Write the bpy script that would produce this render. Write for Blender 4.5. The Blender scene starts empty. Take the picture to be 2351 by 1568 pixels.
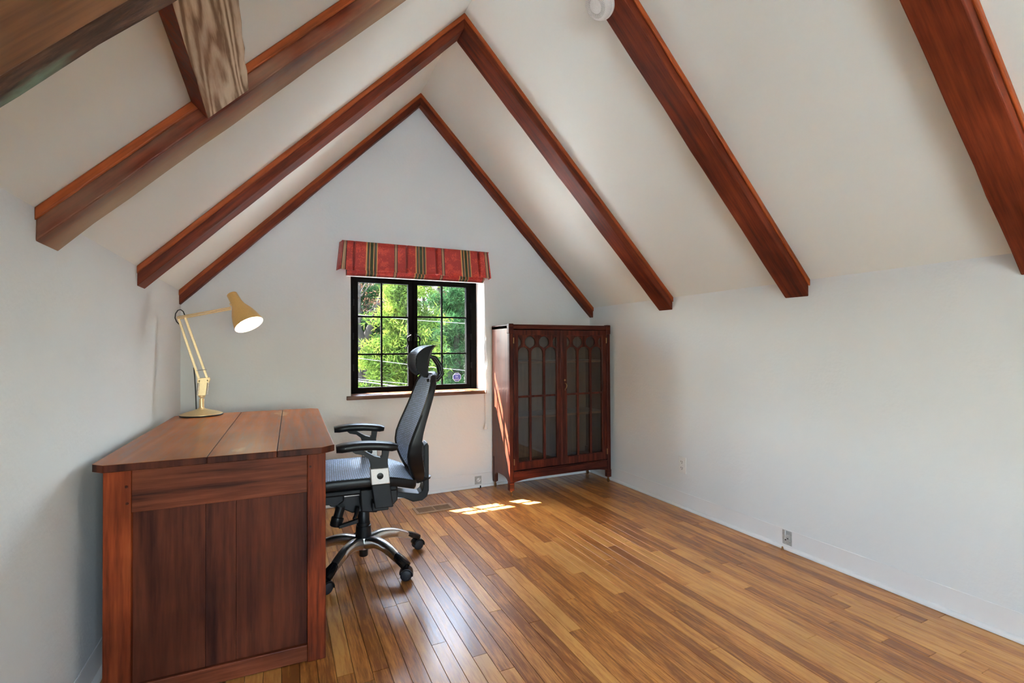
import bpy, math, random
import numpy as np
from mathutils import Vector, Matrix
from mathutils.geometry import tessellate_polygon

random.seed(7)
rng = np.random.default_rng(7)
scene = bpy.context.scene
C = scene.collection

# ------------------------------------------------------------------ camera
EYE = 1.13
F_PX, YAW, PITCH, ROLL = 1119.74, math.radians(25.39), math.radians(0.6654), math.radians(-0.3341)
cam_data = bpy.data.cameras.new('camera')
cam_data.sensor_width = 36.0
cam_data.lens = F_PX / 2351.0 * 36.0
cam_data.clip_start = 0.02
cam_data.clip_end = 400.0
cam = bpy.data.objects.new('camera', cam_data)
C.objects.link(cam)
fw = Vector((math.sin(YAW) * math.cos(PITCH), math.cos(YAW) * math.cos(PITCH), math.sin(PITCH)))
rt = Vector((math.cos(YAW), -math.sin(YAW), 0))
up = rt.cross(fw)
rt2 = rt * math.cos(ROLL) + up * math.sin(ROLL)
up2 = up * math.cos(ROLL) - rt * math.sin(ROLL)
cam.matrix_world = Matrix(((rt2.x, up2.x, -fw.x, 0), (rt2.y, up2.y, -fw.y, 0), (rt2.z, up2.z, -fw.z, EYE), (0, 0, 0, 1)))
scene.camera = cam

# ------------------------------------------------------------------ sky, sun, exposure
SUN_DIR = Vector((0.40, -0.525, -1.0)).normalized()        # the way sunlight travels
world = bpy.data.worlds.new('sky')
scene.world = world
world.use_nodes = True
wn = world.node_tree.nodes
wl = world.node_tree.links
wn.clear()
sky = wn.new('ShaderNodeTexSky')
sky.sky_type = 'NISHITA'
sky.sun_disc = False
sky.sun_elevation = math.asin(-SUN_DIR.z)
sky.sun_rotation = math.atan2(-SUN_DIR.x, -SUN_DIR.y)
sky.altitude = 100
sky.air_density = 1.0
sky.dust_density = 1.2
sky.ozone_density = 1.0
bg = wn.new('ShaderNodeBackground')
bg.inputs['Strength'].default_value = 2.6
wo = wn.new('ShaderNodeOutputWorld')
hs = wn.new('ShaderNodeHueSaturation')            # hazy spring sky: paler than clear air
hs.inputs['Saturation'].default_value = 0.75
wl.new(sky.outputs['Color'], hs.inputs['Color'])
tn = wn.new('ShaderNodeMix'); tn.data_type = 'RGBA'; tn.blend_type = 'MULTIPLY'; tn.inputs['Factor'].default_value = 1.0
tn.inputs['B'].default_value = (1.0, 1.0, 0.93, 1)
wl.new(hs.outputs['Color'], tn.inputs['A'])
wl.new(tn.outputs['Result'], bg.inputs['Color'])
wl.new(bg.outputs['Background'], wo.inputs['Surface'])

sun_data = bpy.data.lights.new('sun', 'SUN')
sun_data.energy = 92.0
sun_data.angle = math.radians(0.6)
sun_data.color = (1.0, 0.965, 0.91)
sun = bpy.data.objects.new('sun', sun_data)
C.objects.link(sun)
sun.rotation_euler = SUN_DIR.to_track_quat('-Z', 'Y').to_euler()
sun.location = (-6, 12, 16)


def portal(name, loc, rot, sx, sy):
    # sampling guide for the daylight that comes in at a window; gives off no light itself
    l = bpy.data.lights.new(name, 'AREA')
    l.shape = 'RECTANGLE'
    l.size, l.size_y = sx, sy
    l.cycles.is_portal = True
    o = bpy.data.objects.new(name, l)
    C.objects.link(o)
    o.location = loc
    o.rotation_euler = rot
    return o


portal('window_portal', (0.98, 4.05, 1.24), (math.radians(-90), 0, 0), 1.05, 0.95)
portal('fill_window_portal', (0.40, -2.37, 1.10), (math.radians(90), 0, 0), 1.6, 1.0)

scene.view_settings.view_transform = 'Standard'
scene.view_settings.look = 'None'
scene.view_settings.gamma = 1.0
scene.view_settings.use_curve_mapping = False
scene.view_settings.exposure = 1.02
scene.cycles.use_light_tree = False
scene.cycles.max_bounces = 7
scene.cycles.diffuse_bounces = 4
scene.cycles.glossy_bounces = 3
scene.cycles.transparent_max_bounces = 24
scene.cycles.caustics_reflective = True
scene.cycles.blur_glossy = 0.0
scene.cycles.sample_clamp_indirect = 20.0

# ------------------------------------------------------------------ helpers: objects
ORG = {}


def prop(o, label=None, cat=None, group=None, kind=None):
    if label: o['label'] = label
    if cat: o['category'] = cat
    if group: o['group'] = group
    if kind: o['kind'] = kind
    return o


def thing(name, label, cat, loc=(0, 0, 0), rz=0.0, group=None, local=False):
    o = bpy.data.objects.new(name, None)
    C.objects.link(o)
    o.empty_display_size = 0.1
    o.location = loc
    o.rotation_euler = (0, 0, rz)
    prop(o, label, cat, group)
    ORG[o] = Vector((0, 0, 0)) if local else Vector(loc)
    return o


class M:
    """collects shapes that become one mesh"""

    def __init__(s):
        s.v, s.f, s.mi, s.cur = [], [], [], 0

    def add(s, v, f):
        b = len(s.v)
        s.v += [tuple(p) for p in v]
        s.f += [tuple(i + b for i in q) for q in f]
        s.mi += [s.cur] * len(f)
        return s

    def box(s, x0, x1, y0, y1, z0, z1):
        v = [(x, y, z) for z in (z0, z1) for y in (y0, y1) for x in (x0, x1)]
        return s.add(v, [(0, 2, 3, 1), (4, 5, 7, 6), (0, 1, 5, 4), (2, 6, 7, 3), (0, 4, 6, 2), (1, 3, 7, 5)])

    def hexa(s, p):
        # eight corners, ordered as in box
        return s.add(p, [(0, 2, 3, 1), (4, 5, 7, 6), (0, 1, 5, 4), (2, 6, 7, 3), (0, 4, 6, 2), (1, 3, 7, 5)])

    def prism(s, poly, axis, a0, a1, holes=()):
        """polygon (with holes) in the plane normal to axis, pushed from a0 to a1"""
        def P(p, a):
            return (a, p[0], p[1]) if axis == 'x' else (p[0], a, p[1]) if axis == 'y' else (p[0], p[1], a)
        loops = [list(poly)] + [list(h) for h in holes]
        flat = [p for l in loops for p in l]
        n = len(flat)
        v = [P(p, a0) for p in flat] + [P(p, a1) for p in flat]
        f = []
        if len(loops) == 1 and len(poly) <= 4:
            f += [tuple(range(n)), tuple(range(2 * n - 1, n - 1, -1))]
        else:
            tri = tessellate_polygon([[Vector((p[0], p[1], 0)) for p in l] for l in loops])
            f += [tuple(t) for t in tri] + [tuple(i + n for i in reversed(t)) for t in tri]
        k = 0
        for l in loops:
            m = len(l)
            for i in range(m):
                a, b = k + i, k + (i + 1) % m
                f.append((a, b, b + n, a + n))
            k += m
        return s.add(v, f)

    def tube(s, pts, r, n=8, cap=True, closed=False):
        pts = [Vector(p) for p in pts]
        k = len(pts)
        rr = r if isinstance(r, (list, tuple)) else [r] * k
        v, f = [], []
        ref = None
        for i, p in enumerate(pts):
            a = pts[i - 1] if (i > 0 or closed) else p
            b = pts[(i + 1) % k] if (i < k - 1 or closed) else p
            d = (b - a).normalized()
            if ref is None:
                ref = Vector((0, 0, 1)) if abs(d.z) < 0.9 else Vector((0, 1, 0))
            u = (ref - d * ref.dot(d))
            if u.length < 1e-5:
                u = d.orthogonal()
            u.normalize()
            w = d.cross(u)
            ref = u
            for j in range(n):
                t = 2 * math.pi * j / n
                v.append(p + (u * math.cos(t) + w * math.sin(t)) * rr[i])
        rng_ = range(k) if closed else range(k - 1)
        for i in rng_:
            for j in range(n):
                i2 = (i + 1) % k
                f.append((i * n + j, i * n + (j + 1) % n, i2 * n + (j + 1) % n, i2 * n + j))
        if cap and not closed:
            f.append(tuple(range(n - 1, -1, -1)))
            f.append(tuple((k - 1) * n + j for j in range(n)))
        return s.add(v, f)

    def lathe(s, prof, base, axis=(0, 0, 1), n=32, caps=True):
        """prof: list of (distance along axis, radius)"""
        base, ax = Vector(base), Vector(axis).normalized()
        u = ax.orthogonal().normalized()
        w = ax.cross(u)
        v, f = [], []
        for d, r in prof:
            for j in range(n):
                t = 2 * math.pi * j / n
                v.append(base + ax * d + (u * math.cos(t) + w * math.sin(t)) * max(r, 1e-5))
        for i in range(len(prof) - 1):
            for j in range(n):
                f.append((i * n + j, i * n + (j + 1) % n, (i + 1) * n + (j + 1) % n, (i + 1) * n + j))
        if caps:
            f.append(tuple(range(n - 1, -1, -1)))
            f.append(tuple((len(prof) - 1) * n + j for j in range(n)))
        return s.add(v, f)

    def sweep(s, pts, prof, upv=(0, 0, 1), cap=True, closed=False, scale=None):
        """closed 2-D profile (side, up) carried along pts"""
        pts = [Vector(p) for p in pts]
        k, n = len(pts), len(prof)
        v, f = [], []
        U = Vector(upv)
        for i, p in enumerate(pts):
            a = pts[i - 1] if (i > 0 or closed) else p
            b = pts[(i + 1) % k] if (i < k - 1 or closed) else p
            d = (b - a).normalized()
            side = d.cross(U).normalized()
            u = side.cross(d)
            q = scale[i] if scale else (1, 1)
            for (x, y) in prof:
                v.append(p + side * x * q[0] + u * y * q[1])
        for i in (range(k) if closed else range(k - 1)):
            i2 = (i + 1) % k
            for j in range(n):
                f.append((i * n + j, i * n + (j + 1) % n, i2 * n + (j + 1) % n, i2 * n + j))
        if cap and not closed:
            f.append(tuple(range(n - 1, -1, -1)))
            f.append(tuple((k - 1) * n + j for j in range(n)))
        return s.add(v, f)

    def grid(s, P, closed_u=False):
        """P[i][j] points"""
        nu, nv = len(P), len(P[0])
        v = [p for row in P for p in row]
        f = [(i * nv + j, i * nv + j + 1, (i + 1) * nv + j + 1, (i + 1) * nv + j) for i in range(nu - 1) for j in range(nv - 1)]
        return s.add(v, f)

    def build(s, name, mat, parent=None, smooth=False, bevel=0.0, seg=2, solid=0.0, angle=35, subsurf=0, kind=None):
        org = ORG.get(parent, Vector((0, 0, 0)))
        me = bpy.data.meshes.new(name)
        me.from_pydata([(p[0] - org.x, p[1] - org.y, p[2] - org.z) for p in s.v], [], s.f)
        mats = mat if isinstance(mat, (list, tuple)) else [mat]
        for m in mats:
            me.materials.append(m)
        if len(mats) > 1:
            me.polygons.foreach_set('material_index', s.mi)
        import bmesh
        b = bmesh.new(); b.from_mesh(me)
        bmesh.ops.recalc_face_normals(b, faces=b.faces)
        b.to_mesh(me); b.free()
        o = bpy.data.objects.new(name, me)
        C.objects.link(o)
        if parent is not None:
            o.parent = parent
            ORG[o] = org
        if subsurf:
            md = o.modifiers.new('subsurf', 'SUBSURF'); md.levels = subsurf; md.render_levels = subsurf
        if solid:
            md = o.modifiers.new('solid', 'SOLIDIFY'); md.thickness = solid; md.offset = 0
        if bevel:
            md = o.modifiers.new('bevel', 'BEVEL'); md.width = bevel; md.segments = seg
            md.limit_method = 'ANGLE'; md.angle_limit = math.radians(angle); md.harden_normals = False
        if smooth:
            me.polygons.foreach_set('use_smooth', [True] * len(me.polygons))
            try:
                me.set_sharp_from_angle(angle=math.radians(50))
            except Exception:
                pass
        if kind:
            o['kind'] = kind
        return o


def copy_tree(o, parent=None):
    c = o.copy()
    C.objects.link(c)
    c.parent = parent
    for ch in o.children:
        copy_tree(ch, c)
    return c


# ------------------------------------------------------------------ helpers: materials
def newmat(name):
    m = bpy.data.materials.new(name)
    m.use_nodes = True
    nt = m.node_tree
    nt.nodes.clear()
    out = nt.nodes.new('ShaderNodeOutputMaterial')
    b = nt.nodes.new('ShaderNodeBsdfPrincipled')
    nt.links.new(b.outputs[0], out.inputs[0])
    return m, nt, b, out


def c4(c):
    return (c[0], c[1], c[2], 1)


def ramp(nt, stops, interp='LINEAR'):
    r = nt.nodes.new('ShaderNodeValToRGB')
    r.color_ramp.interpolation = interp
    el = r.color_ramp.elements
    while len(el) > 1:
        el.remove(el[-1])
    el[0].position = stops[0][0]
    el[0].color = c4(stops[0][1])
    for p, c in stops[1:]:
        e = el.new(p)
        e.color = c4(c)
    return r


def plain(name, col, rough=0.5, metal=0.0, coat=0.0, bump=0.0, bscale=200.0, spec=0.5, vary=0.0):
    m, nt, b, out = newmat(name)
    b.inputs['Base Color'].default_value = c4(col)
    b.inputs['Roughness'].default_value = rough
    b.inputs['Metallic'].default_value = metal
    b.inputs['Coat Weight'].default_value = coat
    b.inputs['Specular IOR Level'].default_value = spec
    tc = nt.nodes.new('ShaderNodeTexCoord')
    n = nt.nodes.new('ShaderNodeTexNoise')
    n.inputs['Scale'].default_value = bscale
    n.inputs['Detail'].default_value = 2
    nt.links.new(tc.outputs['Object'], n.inputs['Vector'])
    if bump:
        bp = nt.nodes.new('ShaderNodeBump')
        bp.inputs['Strength'].default_value = bump
        bp.inputs['Distance'].default_value = 0.002
        nt.links.new(n.outputs[0], bp.inputs['Height'])
        nt.links.new(bp.outputs[0], b.inputs['Normal'])
    v = vary or 0.06
    r = ramp(nt, [(0.3, [x * (1 - v) for x in col]), (0.7, [min(1, x * (1 + v)) for x in col])])
    nt.links.new(n.outputs[0], r.inputs[0])
    nt.links.new(r.outputs[0], b.inputs['Base Color'])
    return m


def paint(name, col, bump=0.35):
    """matt wall paint over uneven hand-trowelled plaster"""
    m, nt, b, out = newmat(name)
    b.inputs['Roughness'].default_value = 3.0
    b.inputs['Specular IOR Level'].default_value = 0.3
    tc = nt.nodes.new('ShaderNodeTexCoord')
    n1 = nt.nodes.new('ShaderNodeTexNoise'); n1.inputs['Scale'].default_value = 2.2; n1.inputs['Detail'].default_value = 1
    n2 = nt.nodes.new('ShaderNodeTexNoise'); n2.inputs['Scale'].default_value = 60; n2.inputs['Detail'].default_value = 2
    for n in (n1, n2):
        nt.links.new(tc.outputs['Object'], n.inputs['Vector'])
    r = ramp(nt, [(0.3, [x * 0.98 for x in col]), (0.65, col)])
    nt.links.new(n1.outputs[0], r.inputs[0])
    nt.links.new(r.outputs[0], b.inputs['Base Color'])
    if bump > .2:
        bp = nt.nodes.new('ShaderNodeBump'); bp.inputs['Strength'].default_value = bump; bp.inputs['Distance'].default_value = 0.003
        nt.links.new(n2.outputs[0], bp.inputs['Height'])
        nt.links.new(bp.outputs[0], b.inputs['Normal'])
    return m


def wood(name, cols, axis='X', scale=1.0, rough=0.4, coat=0.0, ring=0.5, rand=False, bump=0.25, wear=None, stretch=14.0, tone=0.0, coatr=0.15, spec=0.3, freq=26.0):
    """cols: dark, mid, light along the grain; axis = local grain direction"""
    m, nt, b, out = newmat(name)
    N, L = nt.nodes, nt.links
    tc = N.new('ShaderNodeTexCoord')
    mp = N.new('ShaderNodeMapping')
    sc = {'X': (1 / stretch, 1, 1), 'Y': (1, 1 / stretch, 1), 'Z': (1, 1, 1 / stretch)}[axis]
    mp.inputs['Scale'].default_value = [x * 14.0 * scale for x in sc]
    L.new(tc.outputs['Object'], mp.inputs['Vector'])
    vec = mp.outputs[0]
    oi = N.new('ShaderNodeObjectInfo')
    mul = N.new('ShaderNodeVectorMath'); mul.operation = 'SCALE'; mul.inputs[0].default_value = (37.1, 53.7, 71.3)
    L.new(oi.outputs['Random'], mul.inputs['Scale'])
    ad = N.new('ShaderNodeVectorMath'); ad.operation = 'ADD'
    L.new(vec, ad.inputs[0]); L.new(mul.outputs[0], ad.inputs[1])
    vec = ad.outputs[0]
    nb = N.new('ShaderNodeTexNoise'); nb.inputs['Scale'].default_value = 0.55; nb.inputs['Detail'].default_value = 1; nb.inputs['Distortion'].default_value = 0.6
    L.new(vec, nb.inputs['Vector'])
    # growth rings: bands of a slow noise
    mm = N.new('ShaderNodeMath'); mm.operation = 'MULTIPLY'; mm.inputs[1].default_value = freq
    L.new(nb.outputs[0], mm.inputs[0])
    sn = N.new('ShaderNodeMath'); sn.operation = 'SINE'
    L.new(mm.outputs[0], sn.inputs[0])
    nf = N.new('ShaderNodeTexNoise'); nf.inputs['Scale'].default_value = 5.0; nf.inputs['Detail'].default_value = 3; nf.inputs['Roughness'].default_value = 0.65
    L.new(vec, nf.inputs['Vector'])
    ma = N.new('ShaderNodeMath'); ma.operation = 'MULTIPLY_ADD'; ma.inputs[1].default_value = 0.16 * ring
    L.new(sn.outputs[0], ma.inputs[0]); L.new(nf.outputs[0], ma.inputs[2])
    if rand:
        rr = N.new('ShaderNodeMath'); rr.operation = 'MULTIPLY_ADD'; rr.inputs[1].default_value = rand; rr.inputs[2].default_value = -rand / 2
        L.new(oi.outputs['Random'], rr.inputs[0])
        mb = N.new('ShaderNodeMath'); mb.operation = 'ADD'
        L.new(ma.outputs[0], mb.inputs[0]); L.new(rr.outputs[0], mb.inputs[1])
        fac = mb.outputs[0]
    else:
        fac = ma.outputs[0]
    r = ramp(nt, [(0.24, cols[0]), (0.5, cols[1]), (0.78, cols[2])])
    L.new(fac, r.inputs[0])
    col = r.outputs[0]
    if tone:
        # slow stain blotches
        nz = N.new('ShaderNodeTexNoise'); nz.inputs['Scale'].default_value = 3.0; nz.inputs['Detail'].default_value = 3
        L.new(tc.outputs['Object'], nz.inputs['Vector'])
        rz = ramp(nt, [(0.35, [1 - tone] * 3), (0.62, [1, 1, 1])])
        L.new(nz.outputs[0], rz.inputs[0])
        mx = N.new('ShaderNodeMix'); mx.data_type = 'RGBA'; mx.blend_type = 'MULTIPLY'; mx.inputs['Factor'].default_value = 1
        L.new(col, mx.inputs['A']); L.new(rz.outputs[0], mx.inputs['B'])
        col = mx.outputs['Result']
    if wear:
        wcol, lo, hi, wscale = wear
        nz = N.new('ShaderNodeTexNoise'); nz.inputs['Scale'].default_value = wscale; nz.inputs['Detail'].default_value = 6
        mp2 = N.new('ShaderNodeMapping')
        mp2.inputs['Scale'].default_value = {'X': (0.35, 1, 1), 'Y': (1, .35, 1), 'Z': (1, 1, .35)}[axis]
        L.new(tc.outputs['Object'], mp2.inputs[0]); L.new(mp2.outputs[0], nz.inputs['Vector'])
        rw = ramp(nt, [(lo, (0, 0, 0)), (hi, (1, 1, 1))])
        L.new(nz.outputs[0], rw.inputs[0])
        mx = N.new('ShaderNodeMix'); mx.data_type = 'RGBA'
        L.new(rw.outputs[0], mx.inputs['Factor']); L.new(col, mx.inputs['A']); mx.inputs['B'].default_value = c4(wcol)
        col = mx.outputs['Result']
    L.new(col, b.inputs['Base Color'])
    rg = ramp(nt, [(0.3, [max(0, rough - 0.07)] * 3), (0.7, [min(1, rough + 0.09)] * 3)])
    L.new(nf.outputs[0], rg.inputs[0]); L.new(rg.outputs[0], b.inputs['Roughness'])
    b.inputs['Coat Weight'].default_value = coat
    b.inputs['Coat Roughness'].default_value = coatr
    b.inputs['Specular IOR Level'].default_value = spec
    if bump > .18:
        bp = N.new('ShaderNodeBump'); bp.inputs['Strength'].default_value = bump; bp.inputs['Distance'].default_value = 0.001
        L.new(fac, bp.inputs['Height']); L.new(bp.outputs[0], b.inputs['Normal'])
    return m


def glass(name, tint=(1, 1, 1), ior=1.45):
    m = bpy.data.materials.new(name); m.use_nodes = True
    nt = m.node_tree; nt.nodes.clear()
    out = nt.nodes.new('ShaderNodeOutputMaterial')
    t = nt.nodes.new('ShaderNodeBsdfTransparent'); t.inputs[0].default_value = c4(tint)
    g = nt.nodes.new('ShaderNodeBsdfGlossy'); g.inputs['Roughness'].default_value = 0.0
    lw = nt.nodes.new('ShaderNodeLayerWeight'); lw.inputs['Blend'].default_value = 0.5
    pw_ = nt.nodes.new('ShaderNodeMath'); pw_.operation = 'POWER'; pw_.inputs[1].default_value = 5.0
    fr = nt.nodes.new('ShaderNodeMath'); fr.operation = 'MULTIPLY_ADD'; fr.inputs[1].default_value = 0.9
    fr.inputs[2].default_value = ((ior - 1) / (ior + 1)) ** 2
    nt.links.new(lw.outputs['Facing'], pw_.inputs[0]); nt.links.new(pw_.outputs[0], fr.inputs[0])
    tc = nt.nodes.new('ShaderNodeTexCoord')
    n = nt.nodes.new('ShaderNodeTexNoise'); n.inputs['Scale'].default_value = 3
    bp = nt.nodes.new('ShaderNodeBump'); bp.inputs['Strength'].default_value = 0.02
    nt.links.new(tc.outputs['Object'], n.inputs['Vector']); nt.links.new(n.outputs[0], bp.inputs['Height'])
    nt.links.new(bp.outputs[0], g.inputs['Normal'])
    mx = nt.nodes.new('ShaderNodeMixShader')
    nt.links.new(fr.outputs[0], mx.inputs[0]); nt.links.new(t.outputs[0], mx.inputs[1]); nt.links.new(g.outputs[0], mx.inputs[2])
    nt.links.new(mx.outputs[0], out.inputs[0])
    return m


def emit(name, col, s):
    m = bpy.data.materials.new(name); m.use_nodes = True
    nt = m.node_tree; nt.nodes.clear()
    out = nt.nodes.new('ShaderNodeOutputMaterial')
    e = nt.nodes.new('ShaderNodeEmission'); e.inputs[0].default_value = c4(col); e.inputs[1].default_value = s
    nt.links.new(e.outputs[0], out.inputs[0])
    return m


def foliage(name, cols, trans=0.45):
    m = bpy.data.materials.new(name); m.use_nodes = True
    nt = m.node_tree; nt.nodes.clear()
    N, L = nt.nodes, nt.links
    out = N.new('ShaderNodeOutputMaterial')
    tc = N.new('ShaderNodeTexCoord')
    n = N.new('ShaderNodeTexNoise'); n.inputs['Scale'].default_value = 2.2; n.inputs['Detail'].default_value = 2
    L.new(tc.outputs['Object'], n.inputs['Vector'])
    r = ramp(nt, [(0.3, cols[0]), (0.5, cols[1]), (0.68, cols[2])])
    L.new(n.outputs[0], r.inputs[0])
    d = N.new('ShaderNodeBsdfDiffuse'); t = N.new('ShaderNodeBsdfTranslucent')
    L.new(r.outputs[0], d.inputs[0]); L.new(r.outputs[0], t.inputs[0])
    mx = N.new('ShaderNodeMixShader'); mx.inputs[0].default_value = trans
    L.new(d.outputs[0], mx.inputs[1]); L.new(t.outputs[0], mx.inputs[2])
    L.new(mx.outputs[0], out.inputs[0])
    return m


# ------------------------------------------------------------------ materials
MT = {}
MT['wall'] = paint('wall_paint', (0.775, 0.79, 0.785))
MT['ceiling'] = paint('ceiling_paint', (0.87, 0.88, 0.82), 0.18)
MT['trimwhite'] = paint('trim_paint', (0.80, 0.79, 0.78), 0.15)
RED = [(0.065, 0.011, 0.005), (0.155, 0.026, 0.010), (0.25, 0.046, 0.015)]
MT['beam'] = wood('beam_stain', RED, 'X', 0.8, 0.5, 0.0, 0.5, False, 0.3, None, 16, 0.45, spec=.14)
MT['beamtrim'] = wood('beam_trim_stain', [(0.14, 0.03, 0.009), (0.28, 0.058, 0.015), (0.40, 0.09, 0.022)], 'X', 1.0, 0.45, 0.0, 0.4, spec=.14)
MT['weathered'] = wood('weathered_timber', [(0.10, 0.055, 0.03), (0.30, 0.20, 0.125), (0.48, 0.37, 0.26)], 'X', 0.75, 0.7, 0.0, 1.6, False, 0.7, ((0.20, 0.07, 0.035), 0.55, 0.72, 5), 12)
MT['beamworn'] = wood('worn_beam_stain', RED, 'X', 0.8, 0.5, 0.1, 0.5, False, 0.4, ((0.38, 0.25, 0.155), 0.44, 0.60, 1.6), 16, 0.4, spec=.14)
MT['hewn'] = wood('rust_brown_timber', [(0.10, 0.04, 0.018), (0.22, 0.095, 0.04), (0.33, 0.155, 0.065)], 'X', 0.6, 0.55, 0.0, 0.4, False, 0.3, None, 12, 0.5)
MT['bark'] = wood('rough_hewn_edge', [(0.03, 0.016, 0.010), (0.085, 0.042, 0.027), (0.16, 0.085, 0.055)], 'X', 1.6, 0.75, 0, 0.6, False, 1.0, ((0.20, 0.28, 0.20), 0.50, 0.58, 7), 6)
MT['plank'] = wood('oak_floor', [(0.27, 0.085, 0.018), (0.54, 0.21, 0.047), (0.70, 0.34, 0.095)], 'Y', 2.0, 0.36, 0.35, 0.6, 0.5, 0.08, None, 12, 0.15, 0.2, spec=0.4)
MT['subfloor'] = plain('subfloor', (0.03, 0.016, 0.010), 0.9)
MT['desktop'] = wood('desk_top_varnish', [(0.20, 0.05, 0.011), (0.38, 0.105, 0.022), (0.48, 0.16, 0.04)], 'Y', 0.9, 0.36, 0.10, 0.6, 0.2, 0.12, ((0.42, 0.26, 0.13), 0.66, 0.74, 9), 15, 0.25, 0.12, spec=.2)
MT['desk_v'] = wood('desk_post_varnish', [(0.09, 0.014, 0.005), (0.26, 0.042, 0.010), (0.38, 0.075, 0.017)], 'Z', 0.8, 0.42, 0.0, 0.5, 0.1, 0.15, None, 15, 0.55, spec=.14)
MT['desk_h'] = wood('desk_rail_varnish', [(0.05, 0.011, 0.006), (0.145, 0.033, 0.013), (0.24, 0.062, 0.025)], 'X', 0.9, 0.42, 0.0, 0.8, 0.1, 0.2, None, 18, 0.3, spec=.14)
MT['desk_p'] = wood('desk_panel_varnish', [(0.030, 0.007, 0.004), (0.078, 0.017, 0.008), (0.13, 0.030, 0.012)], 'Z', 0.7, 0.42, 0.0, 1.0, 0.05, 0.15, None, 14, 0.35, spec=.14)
CAB = [(0.022, 0.005, 0.004), (0.062, 0.012, 0.007), (0.11, 0.022, 0.011)]
MT['cab_v'] = wood('bookcase_mahogany_upright', CAB, 'Z', 1.2, 0.4, 0.05, 0.7, 0.1, 0.12, None, 14, spec=.14)
MT['cab_h'] = wood('bookcase_mahogany_rail', CAB, 'X', 1.2, 0.4, 0.05, 0.7, 0.1, 0.12, None, 14, spec=.14)
MT['cab_side'] = wood('bookcase_side_veneer', [(0.05, 0.014, 0.009), (0.10, 0.028, 0.015), (0.15, 0.045, 0.022)], 'Z', 1.0, 0.38, 0.1, 0.5, 0.05, 0.1, None, 16)
MT['cab_in'] = wood('bookcase_inside_veneer', [(0.10, 0.05, 0.03), (0.16, 0.085, 0.05), (0.21, 0.12, 0.07)], 'Z', 0.7, 0.55, 0, 0.5)
MT['cab_shelf'] = wood('bookcase_shelf', [(0.10, 0.045, 0.025), (0.20, 0.09, 0.045), (0.28, 0.14, 0.07)], 'X', 0.8, 0.45, 0.1, 0.5)
MT['pane'] = glass('window_glass')
MT['cabglass'] = glass('bookcase_glass', (0.80, 0.80, 0.78), 1.6)
MT['steel'] = plain('black_window_steel', (0.0035, 0.0032, 0.003), 0.7, 0, 0.0, 0.1, 60, 0.03)
MT['sill'] = wood('window_sill_varnish', [(0.06, 0.02, 0.01), (0.13, 0.05, 0.025), (0.2, 0.085, 0.04)], 'X', 1.2, 0.25, 0.4, 0.5)
MT['iron'] = plain('black_iron', (0.006, 0.006, 0.006), 0.6, 0.0, 0, 0.1, 100, 0.1)
MT['brass'] = plain('aged_brass', (0.30, 0.16, 0.07), 0.35, 1.0)
MT['plastic'] = plain('black_plastic', (0.006, 0.006, 0.007), 0.38, 0, 0.0, 0.05, 300, 0.35)
MT['plasticgloss'] = plain('gloss_black_plastic', (0.006, 0.006, 0.007), 0.2, 0, 0.0)
MT['headplastic'] = plain('satin_headrest_plastic', (0.004, 0.004, 0.005), 0.5, 0, 0, 0.05, 300, 0.15)
MT['rubber'] = plain('dark_rubber', (0.014, 0.015, 0.02), 0.5)
MT['alu'] = plain('brushed_aluminium', (0.62, 0.61, 0.60), 0.28, 1.0, 0, 0.03, 120)
MT['alumatt'] = plain('silver_paint', (0.50, 0.47, 0.45), 0.4, 0.7)
MT['gold'] = plain('satin_gold_lamp', (0.74, 0.47, 0.17), 0.36, 0.7, 0, 0.02, 200)
MT['goldlight'] = plain('pale_gold_lamp', (0.78, 0.60, 0.34), 0.34, 0.7)
MT['shadein'] = plain('white_enamel', (0.85, 0.84, 0.80), 0.4)
MT['bulb'] = emit('lamp_bulb', (1.0, 0.86, 0.62), 26.0)
MT['cable'] = plain('black_cable', (0.01, 0.01, 0.01), 0.5)
MT['white'] = plain('white_plastic', (0.78, 0.77, 0.74), 0.35)
MT['cream'] = plain('grey_old_plastic', (0.42, 0.41, 0.385), 0.5, 0, 0, 0.4, 80, 0.5, 0.2)
MT['hole'] = plain('hole_shade', (0.01, 0.01, 0.01), 0.8)  # flat black stands for the shade inside slots, socket holes and duct
MT['cord'] = plain('white_cord', (0.78, 0.77, 0.73), 0.7)
MT['vent'] = plain('tan_register_paint', (0.42, 0.24, 0.13), 0.4, 0.1)
MT['sticker_b'] = plain('blue_print', (0.025, 0.035, 0.22), 0.4)
MT['sticker_w'] = plain('pale_print', (0.38, 0.40, 0.52), 0.4)
MT['sticker_e'] = plain('sticker_edge', (0.42, 0.50, 0.62), 0.4)
MT['wire'] = plain('weathered_cable', (0.022, 0.022, 0.023), 0.5)
MT['lining'] = plain('white_lining', (0.82, 0.80, 0.78), 0.8)


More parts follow.
